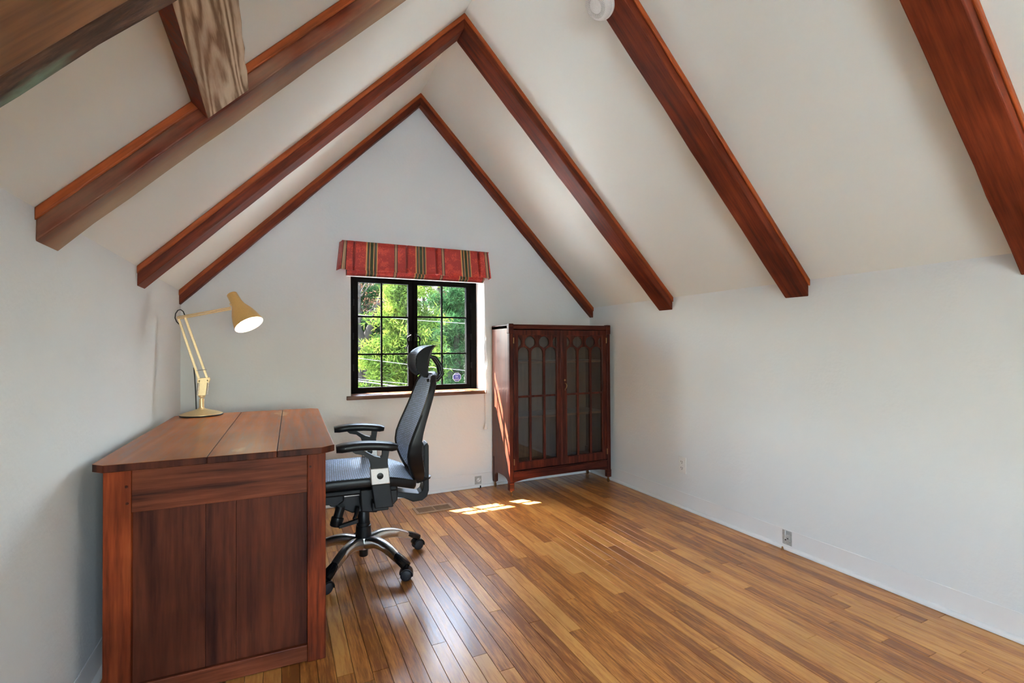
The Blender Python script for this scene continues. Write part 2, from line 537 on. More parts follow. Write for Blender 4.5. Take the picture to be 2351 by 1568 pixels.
def weave(name, base, hi, sx, sy):
    """woven plastic mesh cloth on UV coordinates in metres"""
    m, nt, b, out = newmat(name)
    N, L = nt.nodes, nt.links
    uv = N.new('ShaderNodeUVMap')
    br = N.new('ShaderNodeTexBrick')
    br.offset = 0.5
    br.inputs['Scale'].default_value = 1.0
    br.inputs['Brick Width'].default_value = sx
    br.inputs['Row Height'].default_value = sy
    br.inputs['Mortar Size'].default_value = sy * 0.16
    br.inputs['Mortar Smooth'].default_value = 0.6
    br.inputs['Color1'].default_value = c4(base)
    br.inputs['Color2'].default_value = c4([x * 0.75 for x in base])
    br.inputs['Mortar'].default_value = c4([x * 0.10 for x in base])
    L.new(uv.outputs[0], br.inputs['Vector'])
    L.new(br.outputs['Color'], b.inputs['Base Color'])
    b.inputs['Roughness'].default_value = 0.35
    b.inputs['Sheen Weight'].default_value = 0.2
    b.inputs['Sheen Tint'].default_value = c4(hi)
    inv = N.new('ShaderNodeMath'); inv.operation = 'SUBTRACT'; inv.inputs[0].default_value = 1.0
    L.new(br.outputs['Fac'], inv.inputs[1])
    bp = N.new('ShaderNodeBump'); bp.inputs['Strength'].default_value = 0.8; bp.inputs['Distance'].default_value = 0.002
    L.new(inv.outputs[0], bp.inputs['Height']); L.new(bp.outputs[0], b.inputs['Normal'])
    return m


MT['weave_dark'] = weave('dark_headrest_mesh', (0.045, 0.052, 0.065), (0.2, 0.25, 0.3), 0.012, 0.007)
for n_ in MT['weave_dark'].node_tree.nodes:
    if n_.type == 'BSDF_PRINCIPLED':
        n_.inputs['Sheen Weight'].default_value = 0.0
        n_.inputs['Specular IOR Level'].default_value = 0.25
MT['weave'] = weave('sheen_blue_mesh', (0.45, 0.59, 0.82), (0.6, 0.75, 1.0), 0.018, 0.0105)  # window sheen on seat and back put into the pale base colour


def valance_fabric():
    m, nt, b, out = newmat('red_striped_damask')
    N, L = nt.nodes, nt.links
    uv = N.new('ShaderNodeUVMap')
    sp = N.new('ShaderNodeSeparateXYZ')
    L.new(uv.outputs[0], sp.inputs[0])
    a = N.new('ShaderNodeMath'); a.operation = 'MULTIPLY_ADD'
    a.inputs[1].default_value = 1 / 0.3560; a.inputs[2].default_value = -0.4145 / 0.3560 + 1.25
    L.new(sp.outputs[0], a.inputs[0])
    fr = N.new('ShaderNodeMath'); fr.operation = 'FRACT'
    L.new(a.outputs[0], fr.inputs[0])
    red = (0.34, 0.016, 0.009); blk = (0.012, 0.009, 0.007); tan = (0.42, 0.25, 0.13)
    grn = (0.035, 0.045, 0.012); gold = (0.60, 0.27, 0.08); dkr = (0.09, 0.012, 0.01); gg = (0.07, 0.075, 0.04)
    P = 0.3560
    st = [(0.0, red)]
    c0 = 0.25
    for w0, w1, c in [(-.0125, -.0075, blk), (-.0075, -.002, tan), (-.002, .001, (0.16, 0.09, 0.05)), (.001, .0065, tan), (.0065, .0115, blk)]:
        st.append((c0 + w0 / P, c))
    st.append((c0 + .0115 / P, red))
    c1 = 0.25 + 0.520
    for w0, c in [(-.0405, gold), (-.0335, gg), (-.022, dkr), (-.0165, gold), (-.0125, grn), (.0105, gold), (.0155, dkr), (.0225, gg), (.0335, gold), (.040, red)]:
        st.append((c1 + w0 / P, c))
    r = ramp(nt, st, 'CONSTANT')
    L.new(fr.outputs[0], r.inputs[0])
    # damask flowers, lighter red woven figures
    vo = N.new('ShaderNodeTexVoronoi'); vo.inputs['Scale'].default_value = 15
    n = N.new('ShaderNodeTexNoise'); n.inputs['Scale'].default_value = 40; n.inputs['Detail'].default_value = 2; n.inputs['Distortion'].default_value = 2.5
    L.new(uv.outputs[0], n.inputs['Vector']); L.new(uv.outputs[0], vo.inputs['Vector'])
    mu = N.new('ShaderNodeMath'); mu.operation = 'MULTIPLY_ADD'; mu.inputs[1].default_value = -0.55
    L.new(vo.outputs['Distance'], mu.inputs[0]); L.new(n.outputs[0], mu.inputs[2])
    rm = ramp(nt, [(0.27, (0, 0, 0)), (0.33, (1, 1, 1))])
    L.new(mu.outputs[0], rm.inputs[0])
    # only on the red ground
    isred = N.new('ShaderNodeSeparateColor')
    L.new(r.outputs[0], isred.inputs[0])
    cmpn = N.new('ShaderNodeMath'); cmpn.operation = 'COMPARE'; cmpn.inputs[1].default_value = 0.34; cmpn.inputs[2].default_value = 0.015
    L.new(isred.outputs[0], cmpn.inputs[0])
    cg = N.new('ShaderNodeMath'); cg.operation = 'LESS_THAN'; cg.inputs[1].default_value = 0.05
    L.new(isred.outputs[1], cg.inputs[0])
    m1 = N.new('ShaderNodeMath'); m1.operation = 'MULTIPLY'
    L.new(cmpn.outputs[0], m1.inputs[0]); L.new(cg.outputs[0], m1.inputs[1])
    m2 = N.new('ShaderNodeMath'); m2.operation = 'MULTIPLY'
    L.new(m1.outputs[0], m2.inputs[0]); L.new(rm.outputs[0], m2.inputs[1])
    mx = N.new('ShaderNodeMix'); mx.data_type = 'RGBA'
    L.new(m2.outputs[0], mx.inputs['Factor']); L.new(r.outputs[0], mx.inputs['A']); mx.inputs['B'].default_value = (0.52, 0.042, 0.020, 1)
    L.new(mx.outputs['Result'], b.inputs['Base Color'])
    b.inputs['Roughness'].default_value = 0.6
    b.inputs['Sheen Weight'].default_value = 0.1
    return m


MT['valance'] = valance_fabric()
MT['ground'] = plain('leaf_litter', (0.016, 0.013, 0.008), 0.9, 0, 0, 0.5, 6, 0.2, 0.5)
MT['bounce_ground'] = plain('pale_bounce_ground', (0.52, 0.58, 0.60), 0.9, 0, 0, 0.5, 30, 0.2, 0.15)
MT['needle_b'] = foliage('bright_needles', [(0.014, 0.032, 0.007), (0.042, 0.070, 0.012), (0.10, 0.12, 0.020)])
MT['needle_d'] = foliage('deep_green_needles', [(0.006, 0.020, 0.008), (0.016, 0.044, 0.016), (0.042, 0.078, 0.028)])
MT['bud'] = foliage('reddish_buds', [(0.03, 0.016, 0.012), (0.06, 0.03, 0.02), (0.085, 0.05, 0.032)])
MT['ridge'] = plain('distant_wood', (0.022, 0.020, 0.012), 0.9, 0, 0, 0, 0.8, 0.1, 0.5)
MT['barkd'] = plain('dark_bark', (0.010, 0.008, 0.006), 0.9, 0, 0, 1.0, 14, 0.2, 0.5)
MT['barkg'] = plain('grey_bark', (0.022, 0.018, 0.015), 0.9, 0, 0, 1.0, 14, 0.2, 0.5)

# ------------------------------------------------------------------ the room
XL, XR, YG, YB = -0.573, 2.536, 3.695, -2.20
ZL, ZR, XA, ZA = 1.498, 1.479, 0.967, 3.073
TW = 0.16
OX0, OX1, OZ0, OZ1 = 0.460, 1.505, 0.768, 1.715         # window opening in the gable wall
BX0, BX1, BZ0, BZ1 = -0.40, 1.20, 0.60, 1.60            # opening added in the unseen rear wall for fill daylight


def struct(o):
    o['kind'] = 'structure'
    return o


struct(M().box(XL - TW, XL, YB - TW, YG + .33, -0.05, ZL).build('wall_left', MT['wall']))
struct(M().box(XR, XR + TW, YB - TW, YG + .33, -0.05, ZR).build('wall_right', MT['wall']))


def gable(name, y0, y1, x0, x1, z0, z1):
    m = M()
    m.prism([(XL, -0.05), (x0, -0.05), (x0, ZL + (x0 - XL) * (ZA - ZL) / (XA - XL)), (XL, ZL)], 'y', y0, y1)
    m.prism([(x1, -0.05), (XR, -0.05), (XR, ZR), (x1, ZR + (XR - x1) * (ZA - ZR) / (XR - XA))], 'y', y0, y1)
    m.box(x0, x1, y0, y1, -0.05, z0)
    zl = ZL + (x0 - XL) * (ZA - ZL) / (XA - XL)
    zr = ZR + (XR - x1) * (ZA - ZR) / (XR - XA)
    m.prism([(x0, z1), (x1, z1), (x1, zr), (XA, ZA), (x0, zl)], 'y', y0, y1)
    return struct(m.build(name, MT['wall']))


gable('wall_gable', YG, YG + .335, OX0, OX1, OZ0, OZ1)
gable('wall_back', YB - TW, YB, BX0, BX1, BZ0, BZ1)
# ceiling: the two slopes of the roof, one plaster skin
mc = M()
for xe, ze in ((XL, ZL), (XR, ZR)):
    s = math.copysign(1, xe - XA)
    k = (ZA - ze) / abs(xe - XA)
    xo = xe + s * TW
    zo = ze - k * TW
    t = 0.14
    mc.prism([(XA, ZA), (xo, zo), (xo, zo + t * 1.42), (XA, ZA + t * 1.42)], 'y', YB - TW, YG + .40)
struct(mc.build('ceiling', MT['ceiling']))

# floor: dark base with single oak boards on it
floor = struct(M().box(XL - TW, XR + TW, YB - TW, YG + .33, -0.09, -0.016).build('floor', MT['subfloor']))
BW = 0.0572
rest = M()
x = XL + 0.004
row = 0
while x < XR - 0.006:
    x1 = min(x + BW, XR - 0.003)
    y = YB + 0.003
    first = True
    while y < YG - 0.01:
        ln = random.uniform(0.2, 1.1) if first else random.choice((0.45, 0.62, 0.8, 0.95, 1.15, 1.35)) * random.uniform(0.9, 1.1)
        first = False
        y1 = min(y + ln, YG - 0.003)
        if YG - y1 < 0.15:
            y1 = YG - 0.003
        g = 0.0008
        zz = random.uniform(-0.0002, 0.0)
        b_ = 0.0005
        def board(m):
            xa, xb, ya, yb = x + g, x1 - g, y + g, y1 - g
            v = [(xa, ya, -.016), (xb, ya, -.016), (xb, yb, -.016), (xa, yb, -.016),
                 (xa, ya, zz - b_), (xb, ya, zz - b_), (xb, yb, zz - b_), (xa, yb, zz - b_),
                 (xa + b_, ya + b_, zz), (xb - b_, ya + b_, zz), (xb - b_, yb - b_, zz), (xa + b_, yb - b_, zz)]
            f = [(0, 3, 2, 1), (8, 9, 10, 11)] + [(i, (i + 1) % 4, 4 + (i + 1) % 4, 4 + i) for i in range(4)] + \
                [(4 + i, 4 + (i + 1) % 4, 8 + (i + 1) % 4, 8 + i) for i in range(4)]
            m.add(v, f)
        hidden = (y1 < 0.95) or (x1 < 0.1 and y1 < 1.95)
        if hidden:
            board(rest)
        else:
            p = M(); board(p); p.build('board', MT['plank'], floor)
        y = y1
    x += BW
    row += 1
rest.build('rear_boards', MT['plank'], floor, kind='stuff')

# baseboards: low flush board, crack line on top, shoe moulding at the floor
def baseboard(name, m1, m2):
    o = struct(m1.build(name, MT['trimwhite'], bevel=0.002))
    m2.build('shoe_moulding', MT['trimwhite'], o, smooth=True)
shoe = [(0, 0), (0.016, 0), (0.016, 0.008), (0.013, 0.014), (0.007, 0.018), (0, 0.02)]
BT = 0.112
baseboard('baseboard_right', M().box(XR - .004, XR, YB, YG, .003, BT), M().prism([(XR - .004 - a, .002 + b) for a, b in shoe], 'y', YB, YG - .02))
baseboard('baseboard_left', M().box(XL, XL + .004, YB, YG, .003, BT), M().prism([(XL + .004 + a, .002 + b) for a, b in shoe], 'y', YB, YG - .02))
baseboard('baseboard_gable', M().box(XL + .004, XR - .004, YG - .004, YG, .003, BT), M().prism([(YG - .004 - a, .002 + b) for a, b in shoe], 'x', XL + .02, XR - .02))
baseboard('baseboard_back', M().box(XL + .004, XR - .004, YB, YB + .004, .003, BT), M().prism([(YB + .004 + a, .002 + b) for a, b in shoe], 'x', XL + .02, XR - .02))


# ------------------------------------------------------------------ rafters
def slope(side):
    xe, ze = (XL, ZL) if side == 'L' else (XR, ZR)
    foot = Vector((xe, 0, ze)); apex = Vector((XA, 0, ZA))
    d = (apex - foot); ln = d.length; d.normalize()
    nin = Vector((-d.z, 0, d.x)) if side == 'R' else Vector((d.z, 0, -d.x))
    if nin.z > 0: nin = -nin
    return foot, d, nin, ln


def slope_frame(side, y):
    """local X up the slope, local Z into the room, local Y = world depth"""
    foot, d, nin, ln = slope(side)
    yv = nin.cross(d)
    return Matrix(((d.x, yv.x, nin.x, foot.x), (d.y, yv.y, nin.y, y), (d.z, yv.z, nin.z, foot.z), (0, 0, 0, 1))), ln, yv.y


def beam_part(name, mat, root, side, ynear, y0, y1, off0, off1, s0=None, s1=None, rough=0.0, matf=None):
    """a stick along the slope between world depths y0..y1, off0..off1 below the ceiling; plumb-cut at wall and ridge"""
    Fm, ln, sg = slope_frame(side, ynear)
    foot, d, nin, _ = slope(side)
    k = d.z / abs(d.x)
    m = M()
    nseg = 18 if rough else 1
    def end(off, top):
        # plumb cut: shift along slope so that world x stays on the wall / ridge plane
        sh = -off * nin.x / d.x
        return (ln if top else 0) + sh
    ring = []
    for i in range(nseg + 1):
        t = i / nseg
        for (yy, of) in ((y0, off0), (y1, off0), (y1, off1), (y0, off1)):
            a = (end(of, False) if s0 is None else s0)
            b = (end(of, True) if s1 is None else s1)
            jx = rough * random.uniform(-1, 1) if of == off1 else 0
            jy = rough * random.uniform(-1, 1) if 0 < i < nseg else 0
            ring.append((a + (b - a) * t, (yy - ynear) * sg + jy, of + jx))
    f = []
    for i in range(nseg):
        for j in range(4):
            f.append((i * 4 + j, i * 4 + (j + 1) % 4, (i + 1) * 4 + (j + 1) % 4, (i + 1) * 4 + j))
    f += [(0, 1, 2, 3), tuple(nseg * 4 + j for j in range(4))]
    m.add(ring, f)
    if matf:
        m.mi = [matf(j % 4) if i < nseg * 4 else 0 for i, j in enumerate(range(len(f)))]
    o = m.build(name, mat, None, bevel=0.004)
    o.parent = root
    o.matrix_parent_inverse = Matrix.Identity(4)
    o.matrix_local = Matrix.Translation(-Vector(root.location)) @ Fm
    return o


def rafter(side, ynear, yfar, label, mat='beam', off=0.062, rough=0.0015):
    foot, d, nin, ln = slope(side)
    r = thing('rafter', label, 'rafter', (foot.x, ynear, foot.z), group='ceiling rafters')
    beam_part('beam', MT[mat], r, side, ynear, ynear + .010, yfar - .010, 0.0, off, rough=rough)
    beam_part('trim_strip', MT['beamtrim'], r, side, ynear, ynear, ynear + .010, 0.0, 0.024)
    if yfar < YG - 0.05:
        beam_part('trim_strip', MT['beamtrim'], r, side, ynear, yfar - .010, yfar, 0.0, 0.024)
    return r


rafter('L', 3.628, YG + .010, 'dark rafter lying against the gable wall, left of the peak')
rafter('R', 3.628, YG + .010, 'dark rafter lying against the gable wall, right of the peak')
rafter('L', 2.645, 2.797, 'second rafter out from the gable wall, on the desk side')
rafter('R', 2.648, 2.805, 'second rafter out from the gable wall, on the bookcase side')
rafter('L', 1.656, 1.812, 'third rafter out, desk side, with a weathered grey-brown underside', 'beamworn', 0.062, 0.002)
rafter('R', 1.652, 1.806, 'third rafter out, above the wall outlet, smoke detector near its top')
rafter('R', 0.698, 0.850, 'wide red-brown rafter nearest the viewer, at the far right edge')
# hewn timber under the near left rafter
foot, d_, nin_, ln_ = slope('L')
hb = thing('hewn_beam', 'rust-brown hewn timber with a rough greenish edge, upper left corner', 'beam', (foot.x, .70, foot.z))
beam_part('beam', MT['hewn'], hb, 'L', .70, .700, .812, 0.0, 0.205, rough=0.002)
beam_part('rough_edge', MT['bark'], hb, 'L', .70, .812, .868, 0.0, 0.203, rough=0.004)
# purlin between the two left rafters
pu = thing('purlin', 'short weathered tan timber block with wavy grain between two left rafters', 'beam', (foot.x, 1.25, foot.z))
Fm, ln_, sg = slope_frame('L', 1.25)
P1 = (Vector((-0.235, 0, 1.844)) - foot).dot(d_)
P2 = P1 + 0.152
pm = M()
ys = np.linspace(0.869, 1.655, 15)
ring = []
for yy in ys:
    for s_, of in ((P1, 0.001), (P2, 0.001), (P2, 0.0625), (P1, 0.0625)):
        jj = random.uniform(-.0025, .0025)
        ring.append((s_ + (jj if of > .01 else 0), (yy - 1.25) * sg, of + (random.uniform(-.0015, .001) if of > .01 else 0)))
f = []
mi = []
for i in range(14):
    for j in range(4):
        f.append((i * 4 + j, i * 4 + (j + 1) % 4, (i + 1) * 4 + (j + 1) % 4, (i + 1) * 4 + j)); mi.append(1 if j == 2 else 0)
f += [(0, 1, 2, 3), tuple(14 * 4 + j for j in range(4))]; mi += [0, 0]
pm.add(ring, f); pm.mi = mi
MT['weathered_y'] = wood('weathered_timber_face', [(0.20, 0.115, 0.06), (0.50, 0.36, 0.24), (0.68, 0.55, 0.41)], 'Y', 1.2, 0.7, 0.0, 1.7, False, 0.8, ((0.30, 0.15, 0.085), 0.58, 0.76, 6), 11, freq=75.0)
o = pm.build('timber', [MT['beam'], MT['weathered_y']], None, bevel=0.003)
o.parent = pu
o.matrix_local = Matrix.Translation(-Vector(pu.location)) @ Fm

# ------------------------------------------------------------------ window in the gable wall
FY0, FY1 = 3.875, 3.945
win = struct(M().prism([(OX0, OZ0), (OX1, OZ0), (OX1, OZ1), (OX0, OZ1)], 'y', FY0, FY1,
                       [[(.500, .795), (1.455, .795), (1.455, 1.665), (.500, 1.665)]]).build('window_1', MT['steel'], bevel=0.004))


def sash(x0, x1, z0, z1, gx0, gx1, gz0, gz1, mx, mzs, handle_side):
    m = M().prism([(x0, z0), (x1, z0), (x1, z1), (x0, z1)], 'y', 3.885, 3.925, [[(gx0, gz0), (gx1, gz0), (gx1, gz1), (gx0, gz1)]])
    s = m.build('sash', MT['steel'], win, bevel=0.002)
    h = 0.0065
    M().box(mx - h, mx + h, 3.893, 3.917, gz0, gz1).build('muntin', MT['steel'], s, bevel=0.002)
    for z in mzs:
        for a, b in ((gx0, mx - h), (mx + h, gx1)):
            M().box(a, b, 3.894, 3.916, z - h, z + h).build('muntin', MT['steel'], s, bevel=0.002)
    zs = [gz0] + [q for z in mzs for q in (z - h, z + h)] + [gz1]
    for i in range(3):
        for a, b in ((gx0, mx - h), (mx + h, gx1)):
            M().box(a, b, 3.903, 3.906, zs[2 * i], zs[2 * i + 1]).build('pane', MT['pane'], s)
    return s


sl = sash(.502, .960, .797, 1.663, .538, .925, .825, 1.637, .717, (1.081, 1.373), 1)
sr = sash(.966, 1.453, .797, 1.663, 1.000, 1.418, .825, 1.637, 1.208, (1.081, 1.380), -1)
for s, xh, dx in ((sl, .942, -.05), (sr, .985, .045)):
    hd = M().box(xh - .011, xh + .011, 3.876, 3.887, 1.185, 1.25)
    hd.lathe([(0, .010), (.018, .010), (.022, .007)], (xh, 3.884, 1.226), (0, -1, 0), 12)
    pts = []
    for t in np.linspace(0, 1, 10):
        pts.append((xh + dx * (t ** .8) + .012 * math.sin(t * 6.0) * (1 if dx > 0 else -1), 3.858, 1.228 - .105 * t + .012 * math.sin(t * 3.1)))
    hd.tube(pts, [.0065 - .003 * abs(t - .2) for t in np.linspace(0, 1, 10)], 8)
    hd.build('handle', MT['iron'], s, smooth=True)
for s, xh in ((sl, .500), (sr, 1.456)):
    for zh in (.98, 1.22, 1.48):
        M().lathe([(0, .007), (.05, .007)], (xh, 3.878, zh - .025), (0, 0, 1), 10).build('hinge', MT['iron'], s, smooth=True)
M().box(.950, .976, 3.9255, 3.944, .79, 1.67).build('mullion', MT['steel'], win, bevel=.002)
# wooden sill board
M().box(OX0 - .032, OX1 + .004, 3.662, 3.694, .755, .784).box(OX0 + .001, OX1 - .001, 3.692, 3.874, .7685, .784).build('window_sill', MT['sill'], win, bevel=0.004)
# unseen rear window, added behind the viewer to let fill daylight in
w2 = struct(M().prism([(BX0, BZ0), (BX1, BZ0), (BX1, BZ1), (BX0, BZ1)], 'y', YB - .12, YB - .05,
                      [[(BX0 + .05, BZ0 + .05), (.375, BZ0 + .05), (.375, BZ1 - .05), (BX0 + .05, BZ1 - .05)],
                       [(.425, BZ0 + .05), (BX1 - .05, BZ0 + .05), (BX1 - .05, BZ1 - .05), (.425, BZ1 - .05)]]).build('fill_window', MT['steel'], bevel=0.004))
for a, b in ((BX0 + .05, .375), (.425, BX1 - .05)):
    M().box(a, b, YB - .088, YB - .084, BZ0 + .05, BZ1 - .05).build('pane', MT['pane'], w2)

# octagonal sticker on the glass
def octa(cx, cz, r):
    return [(cx + r * math.cos(math.pi / 8 + i * math.pi / 4), cz + r * math.sin(math.pi / 8 + i * math.pi / 4)) for i in range(8)]
st = thing('security_sticker', 'small blue octagonal sticker with pale lettering on the lower window pane', 'sticker', (1.338, 3.902, .88))
M().prism(octa(1.338, .881, .0385), 'y', 3.9018, 3.9024).build('border', MT['sticker_e'], st)
M().prism(octa(1.338, .881, .0345), 'y', 3.9012, 3.9018).build('face', MT['sticker_b'], st)
mk = M().box(1.318, 1.354, 3.9008, 3.9012, .900, .906).box(1.314, 1.356, 3.9008, 3.9012, .861, .866)
for x0_, z0_, x1_, z1_ in ((1.324, .878, 1.331, .890), (1.331, .890, 1.336, .876), (1.336, .876, 1.342, .890), (1.342, .890, 1.348, .876)):
    mk.tube([(x0_, 3.901, z0_), (x1_, 3.901, z1_)], .0016, 5)
mk.build('lettering', MT['sticker_w'], st)

# ------------------------------------------------------------------ valance over the window
va = thing('window_valance', 'pleated red damask valance with green and gold stripes above the window', 'valance', (.95, 3.694, 1.68))
def vy(x):
    y = 3.612
    for p in (.478, .851, 1.076, 1.42):
        if abs(x - p) < .009:
            y += .028 * (1 - abs(x - p) / .009)
        elif abs(x - p) < .05:
            y -= .004 * (1 - abs(x - p) / .05)
    return y
xs = [.400 + i * .004 for i in range(int((1.506 - .400) / .004) + 1)]
path = [(.384, 3.694, .384 - .09), (.392, 3.655, .40 - .045)] + [(x_, vy(x_), x_) for x_ in xs] + [(1.514, 3.655, 1.55), (1.52, 3.694, 1.59)]
nz = 6
P_, UV_ = [], []
for (px_, py_, u_) in path:
    rowp = []
    for j in range(nz + 1):
        t = j / nz
        z = 1.893 - .208 * t + .003 * math.sin(px_ * 37) * t
        cx_ = (px_ - .95)
        xx = px_ + .022 * t * (1 if cx_ > .54 else -1 if cx_ < -.54 else cx_ / .54 * .6)
        yy = py_ - (.012 * t if py_ < 3.68 else 0)
        rowp.append((xx, yy, z))
        UV_.append((u_, z))
    P_.append(rowp)
mv = M().grid(P_)
vo_ = mv.build('fabric', MT['valance'], va, smooth=True, solid=0.003)
ul = vo_.data.uv_layers.new(name='UVMap')
for lp in vo_.data.loops:
    ul.data[lp.index].uv = UV_[lp.vertex_index]
def uvx(o, y=None):
    org = ORG[o]
    ul = o.data.uv_layers.new(name='UVMap')
    for lp in o.data.loops:
        c = o.data.vertices[lp.vertex_index].co
        ul.data[lp.index].uv = (c.x + org.x, c.z + org.z)
uvx(M().box(.392, 1.512, 3.612, 3.694, 1.888, 1.893).build('top_board', MT['valance'], va))
# folded shade that shows below the valance edge
for y_, z0_, z1_ in ((3.640, 1.668, 1.80), (3.655, 1.658, 1.80), (3.670, 1.652, 1.80)):
    uvx(M().box(.425, 1.487, y_, y_ + .006, z0_, z1_).build('shade_fold', MT['valance'], va, bevel=0.002))
M().box(.425, 1.487, 3.650, 3.676, 1.647, 1.6515).build('shade_hem', MT['lining'], va, bevel=0.001)

# blind cord with tassel and cleat
bc = thing('blind_cord', 'thin white blind cord with a bell tassel hanging beside the window', 'cord', (1.497, 3.655, .47))
M().tube([(1.489, 3.66, 1.70), (1.493, 3.658, 1.50), (1.500, 3.656, 1.20)], .0018, 6).tube(
    [(1.500, 3.656, 1.20), (1.489, 3.655, 1.17), (1.486, 3.655, 1.10), (1.492, 3.655, .95), (1.496, 3.655, .70), (1.497, 3.655, .515)], .0018, 6).tube(
    [(1.502, 3.656, 1.20), (1.499, 3.655, 1.0), (1.498, 3.655, .515)], .0015, 6).build('cord', MT['cord'], bc, smooth=True)
M().tube([(1.497, 3.655, 1.12), (1.510, 3.655, 1.06), (1.512, 3.655, 1.0), (1.505, 3.655, .96), (1.494, 3.655, .945)], .0013, 6).build('cord_loop', MT['cord'], bc, smooth=True)
M().lathe([(0, .0145), (.004, .016), (.010, .0145), (.030, .008), (.042, .006), (.05, .004)], (1.497, 3.655, .470), (0, 0, 1), 16).build('tassel', MT['white'], bc, smooth=True)
M().box(1.497, 1.507, 3.650, 3.661, 1.185, 1.207).box(1.499, 1.504, 3.646, 3.650, 1.18, 1.212).build('cleat', MT['white'], bc, bevel=.002)

# ------------------------------------------------------------------ bookcase
bx0, bx1, by0, by1 = 1.557, 2.487, 3.330, 3.682
bk = thing('bookcase', 'dark mahogany glass-door bookcase with arched tracery, standing in the corner on casters', 'bookcase', ((bx0 + bx1) / 2, (by0 + by1) / 2, 0))
arch = lambda a, b, z, h, n=10: [(a + (b - a) * i / n, z + h * (1 - abs(2 * i / n - 1) ** 3)) for i in range(n + 1)]
for xa_, xb_ in ((bx0 + .004, bx0 + .022), (bx1 - .022, bx1 - .004)):
    poly = [(by0 + .03, 1.296), (by1 - .012, 1.296), (by1 - .012, .045), (by1 - .055, .045)] + [(by1 - .055 - (by1 - by0 - .10) * t / 10, .105 + .03 * (1 - abs(2 * t / 10 - 1) ** 4)) for t in range(11)] + [(by0 + .03, .10)]
    M().prism(poly, 'x', xa_, xb_).build('side_panel', MT['cab_side'], bk, bevel=.001)
for xa_ in (bx0, bx1 - .034):
    M().prism([(xa_, .045), (xa_ + .034, .045), (xa_ + .034, 1.304), (xa_, 1.304)], 'y', by0, by0 + .034).build('post', MT['cab_v'], bk, bevel=.004)
    M().box(xa_ - .004, xa_ + .038, by0 - .004, by0 + .038, 1.232, 1.309).build('post_capital', MT['cab_h'], bk, bevel=.006)
    M().box(xa_ - .003, xa_ + .037, by0 - .003, by0 + .037, .047, .110).build('post_foot', MT['cab_h'], bk, bevel=.005)
for xa_ in (bx0 + .002, bx1 - .036):
    M().box(xa_, xa_ + .034, by1 - .05, by1 - .016, .045, .25).build('rear_post', MT['cab_v'], bk, bevel=.004)
M().box(bx0 + .022, bx1 - .022, by1 - .018, by1 - .010, .14, 1.27).build('back_panel', MT['cab_in'], bk)
M().box(bx0 + .004, bx1 - .004, by0 + .008, by1 - .006, 1.270, 1.304).build('top', MT['cab_h'], bk, bevel=.004)
M().box(bx0 + .034, bx1 - .034, by0 + .002, by0 + .012, 1.268, 1.298).build('cornice', MT['cab_h'], bk, bevel=.005)
M().box(bx0 + .022, bx1 - .022, by0 + .030, by1 - .018, .185, .203).build('bottom_board', MT['cab_h'], bk, bevel=.002)
for z_ in (.574, 1.001):
    M().box(bx0 + .023, bx1 - .023, by0 + .050, by1 - .020, z_, z_ + .018).build('shelf', MT['cab_shelf'], bk, bevel=.002)
ap = [(bx0 + .034, .186), (bx0 + .034, .104)] + [(bx0 + .034 + .02 + (bx1 - bx0 - .108) * i / 14, .108 + .016 * (1 - abs(2 * i / 14 - 1) ** 6)) for i in range(15)] + [(bx1 - .034, .104), (bx1 - .034, .186)]
M().prism(ap, 'y', by0 + .006, by0 + .026).build('apron', MT['cab_h'], bk, bevel=.002)
M().box(bx0 + .034, bx1 - .034, by0 - .001, by0 + .026, .178, .192).build('apron_moulding', MT['cab_h'], bk, bevel=.005)


def onion(cx, cz, r, zpt, side=0, n=14):
    """round window with a pointed foot; side -1 / +1 keeps one half"""
    a0 = math.radians(-35)
    pts = []
    for i in range(n + 1):
        a = a0 + (math.pi - 2 * a0) * i / n
        pts.append((cx + r * math.cos(a), cz + r * math.sin(a)))
    pts.append((cx, zpt))
    if side:
        keep = [(max(p[0], cx + .001) if side > 0 else min(p[0], cx - .001), p[1]) for p in pts]
        out_ = []
        for p in keep:
            if not out_ or (abs(p[0] - out_[-1][0]) + abs(p[1] - out_[-1][1])) > 1e-6:
                out_.append(p)
        # drop collinear run on the cut line
        if side > 0:
            cut = cx + .001
        else:
            cut = cx - .001
        on = [p for p in out_ if abs(p[0] - cut) < 1e-9]
        off_ = [p for p in out_ if abs(p[0] - cut) >= 1e-9]
        top = max(on, key=lambda p: p[1]); bot = min(on, key=lambda p: p[1])
        off_.sort(key=lambda p: -p[1])
        if top[1] < cz + r: top = (cut, cz + r)
        return [top] + off_ + [bot]
    return pts


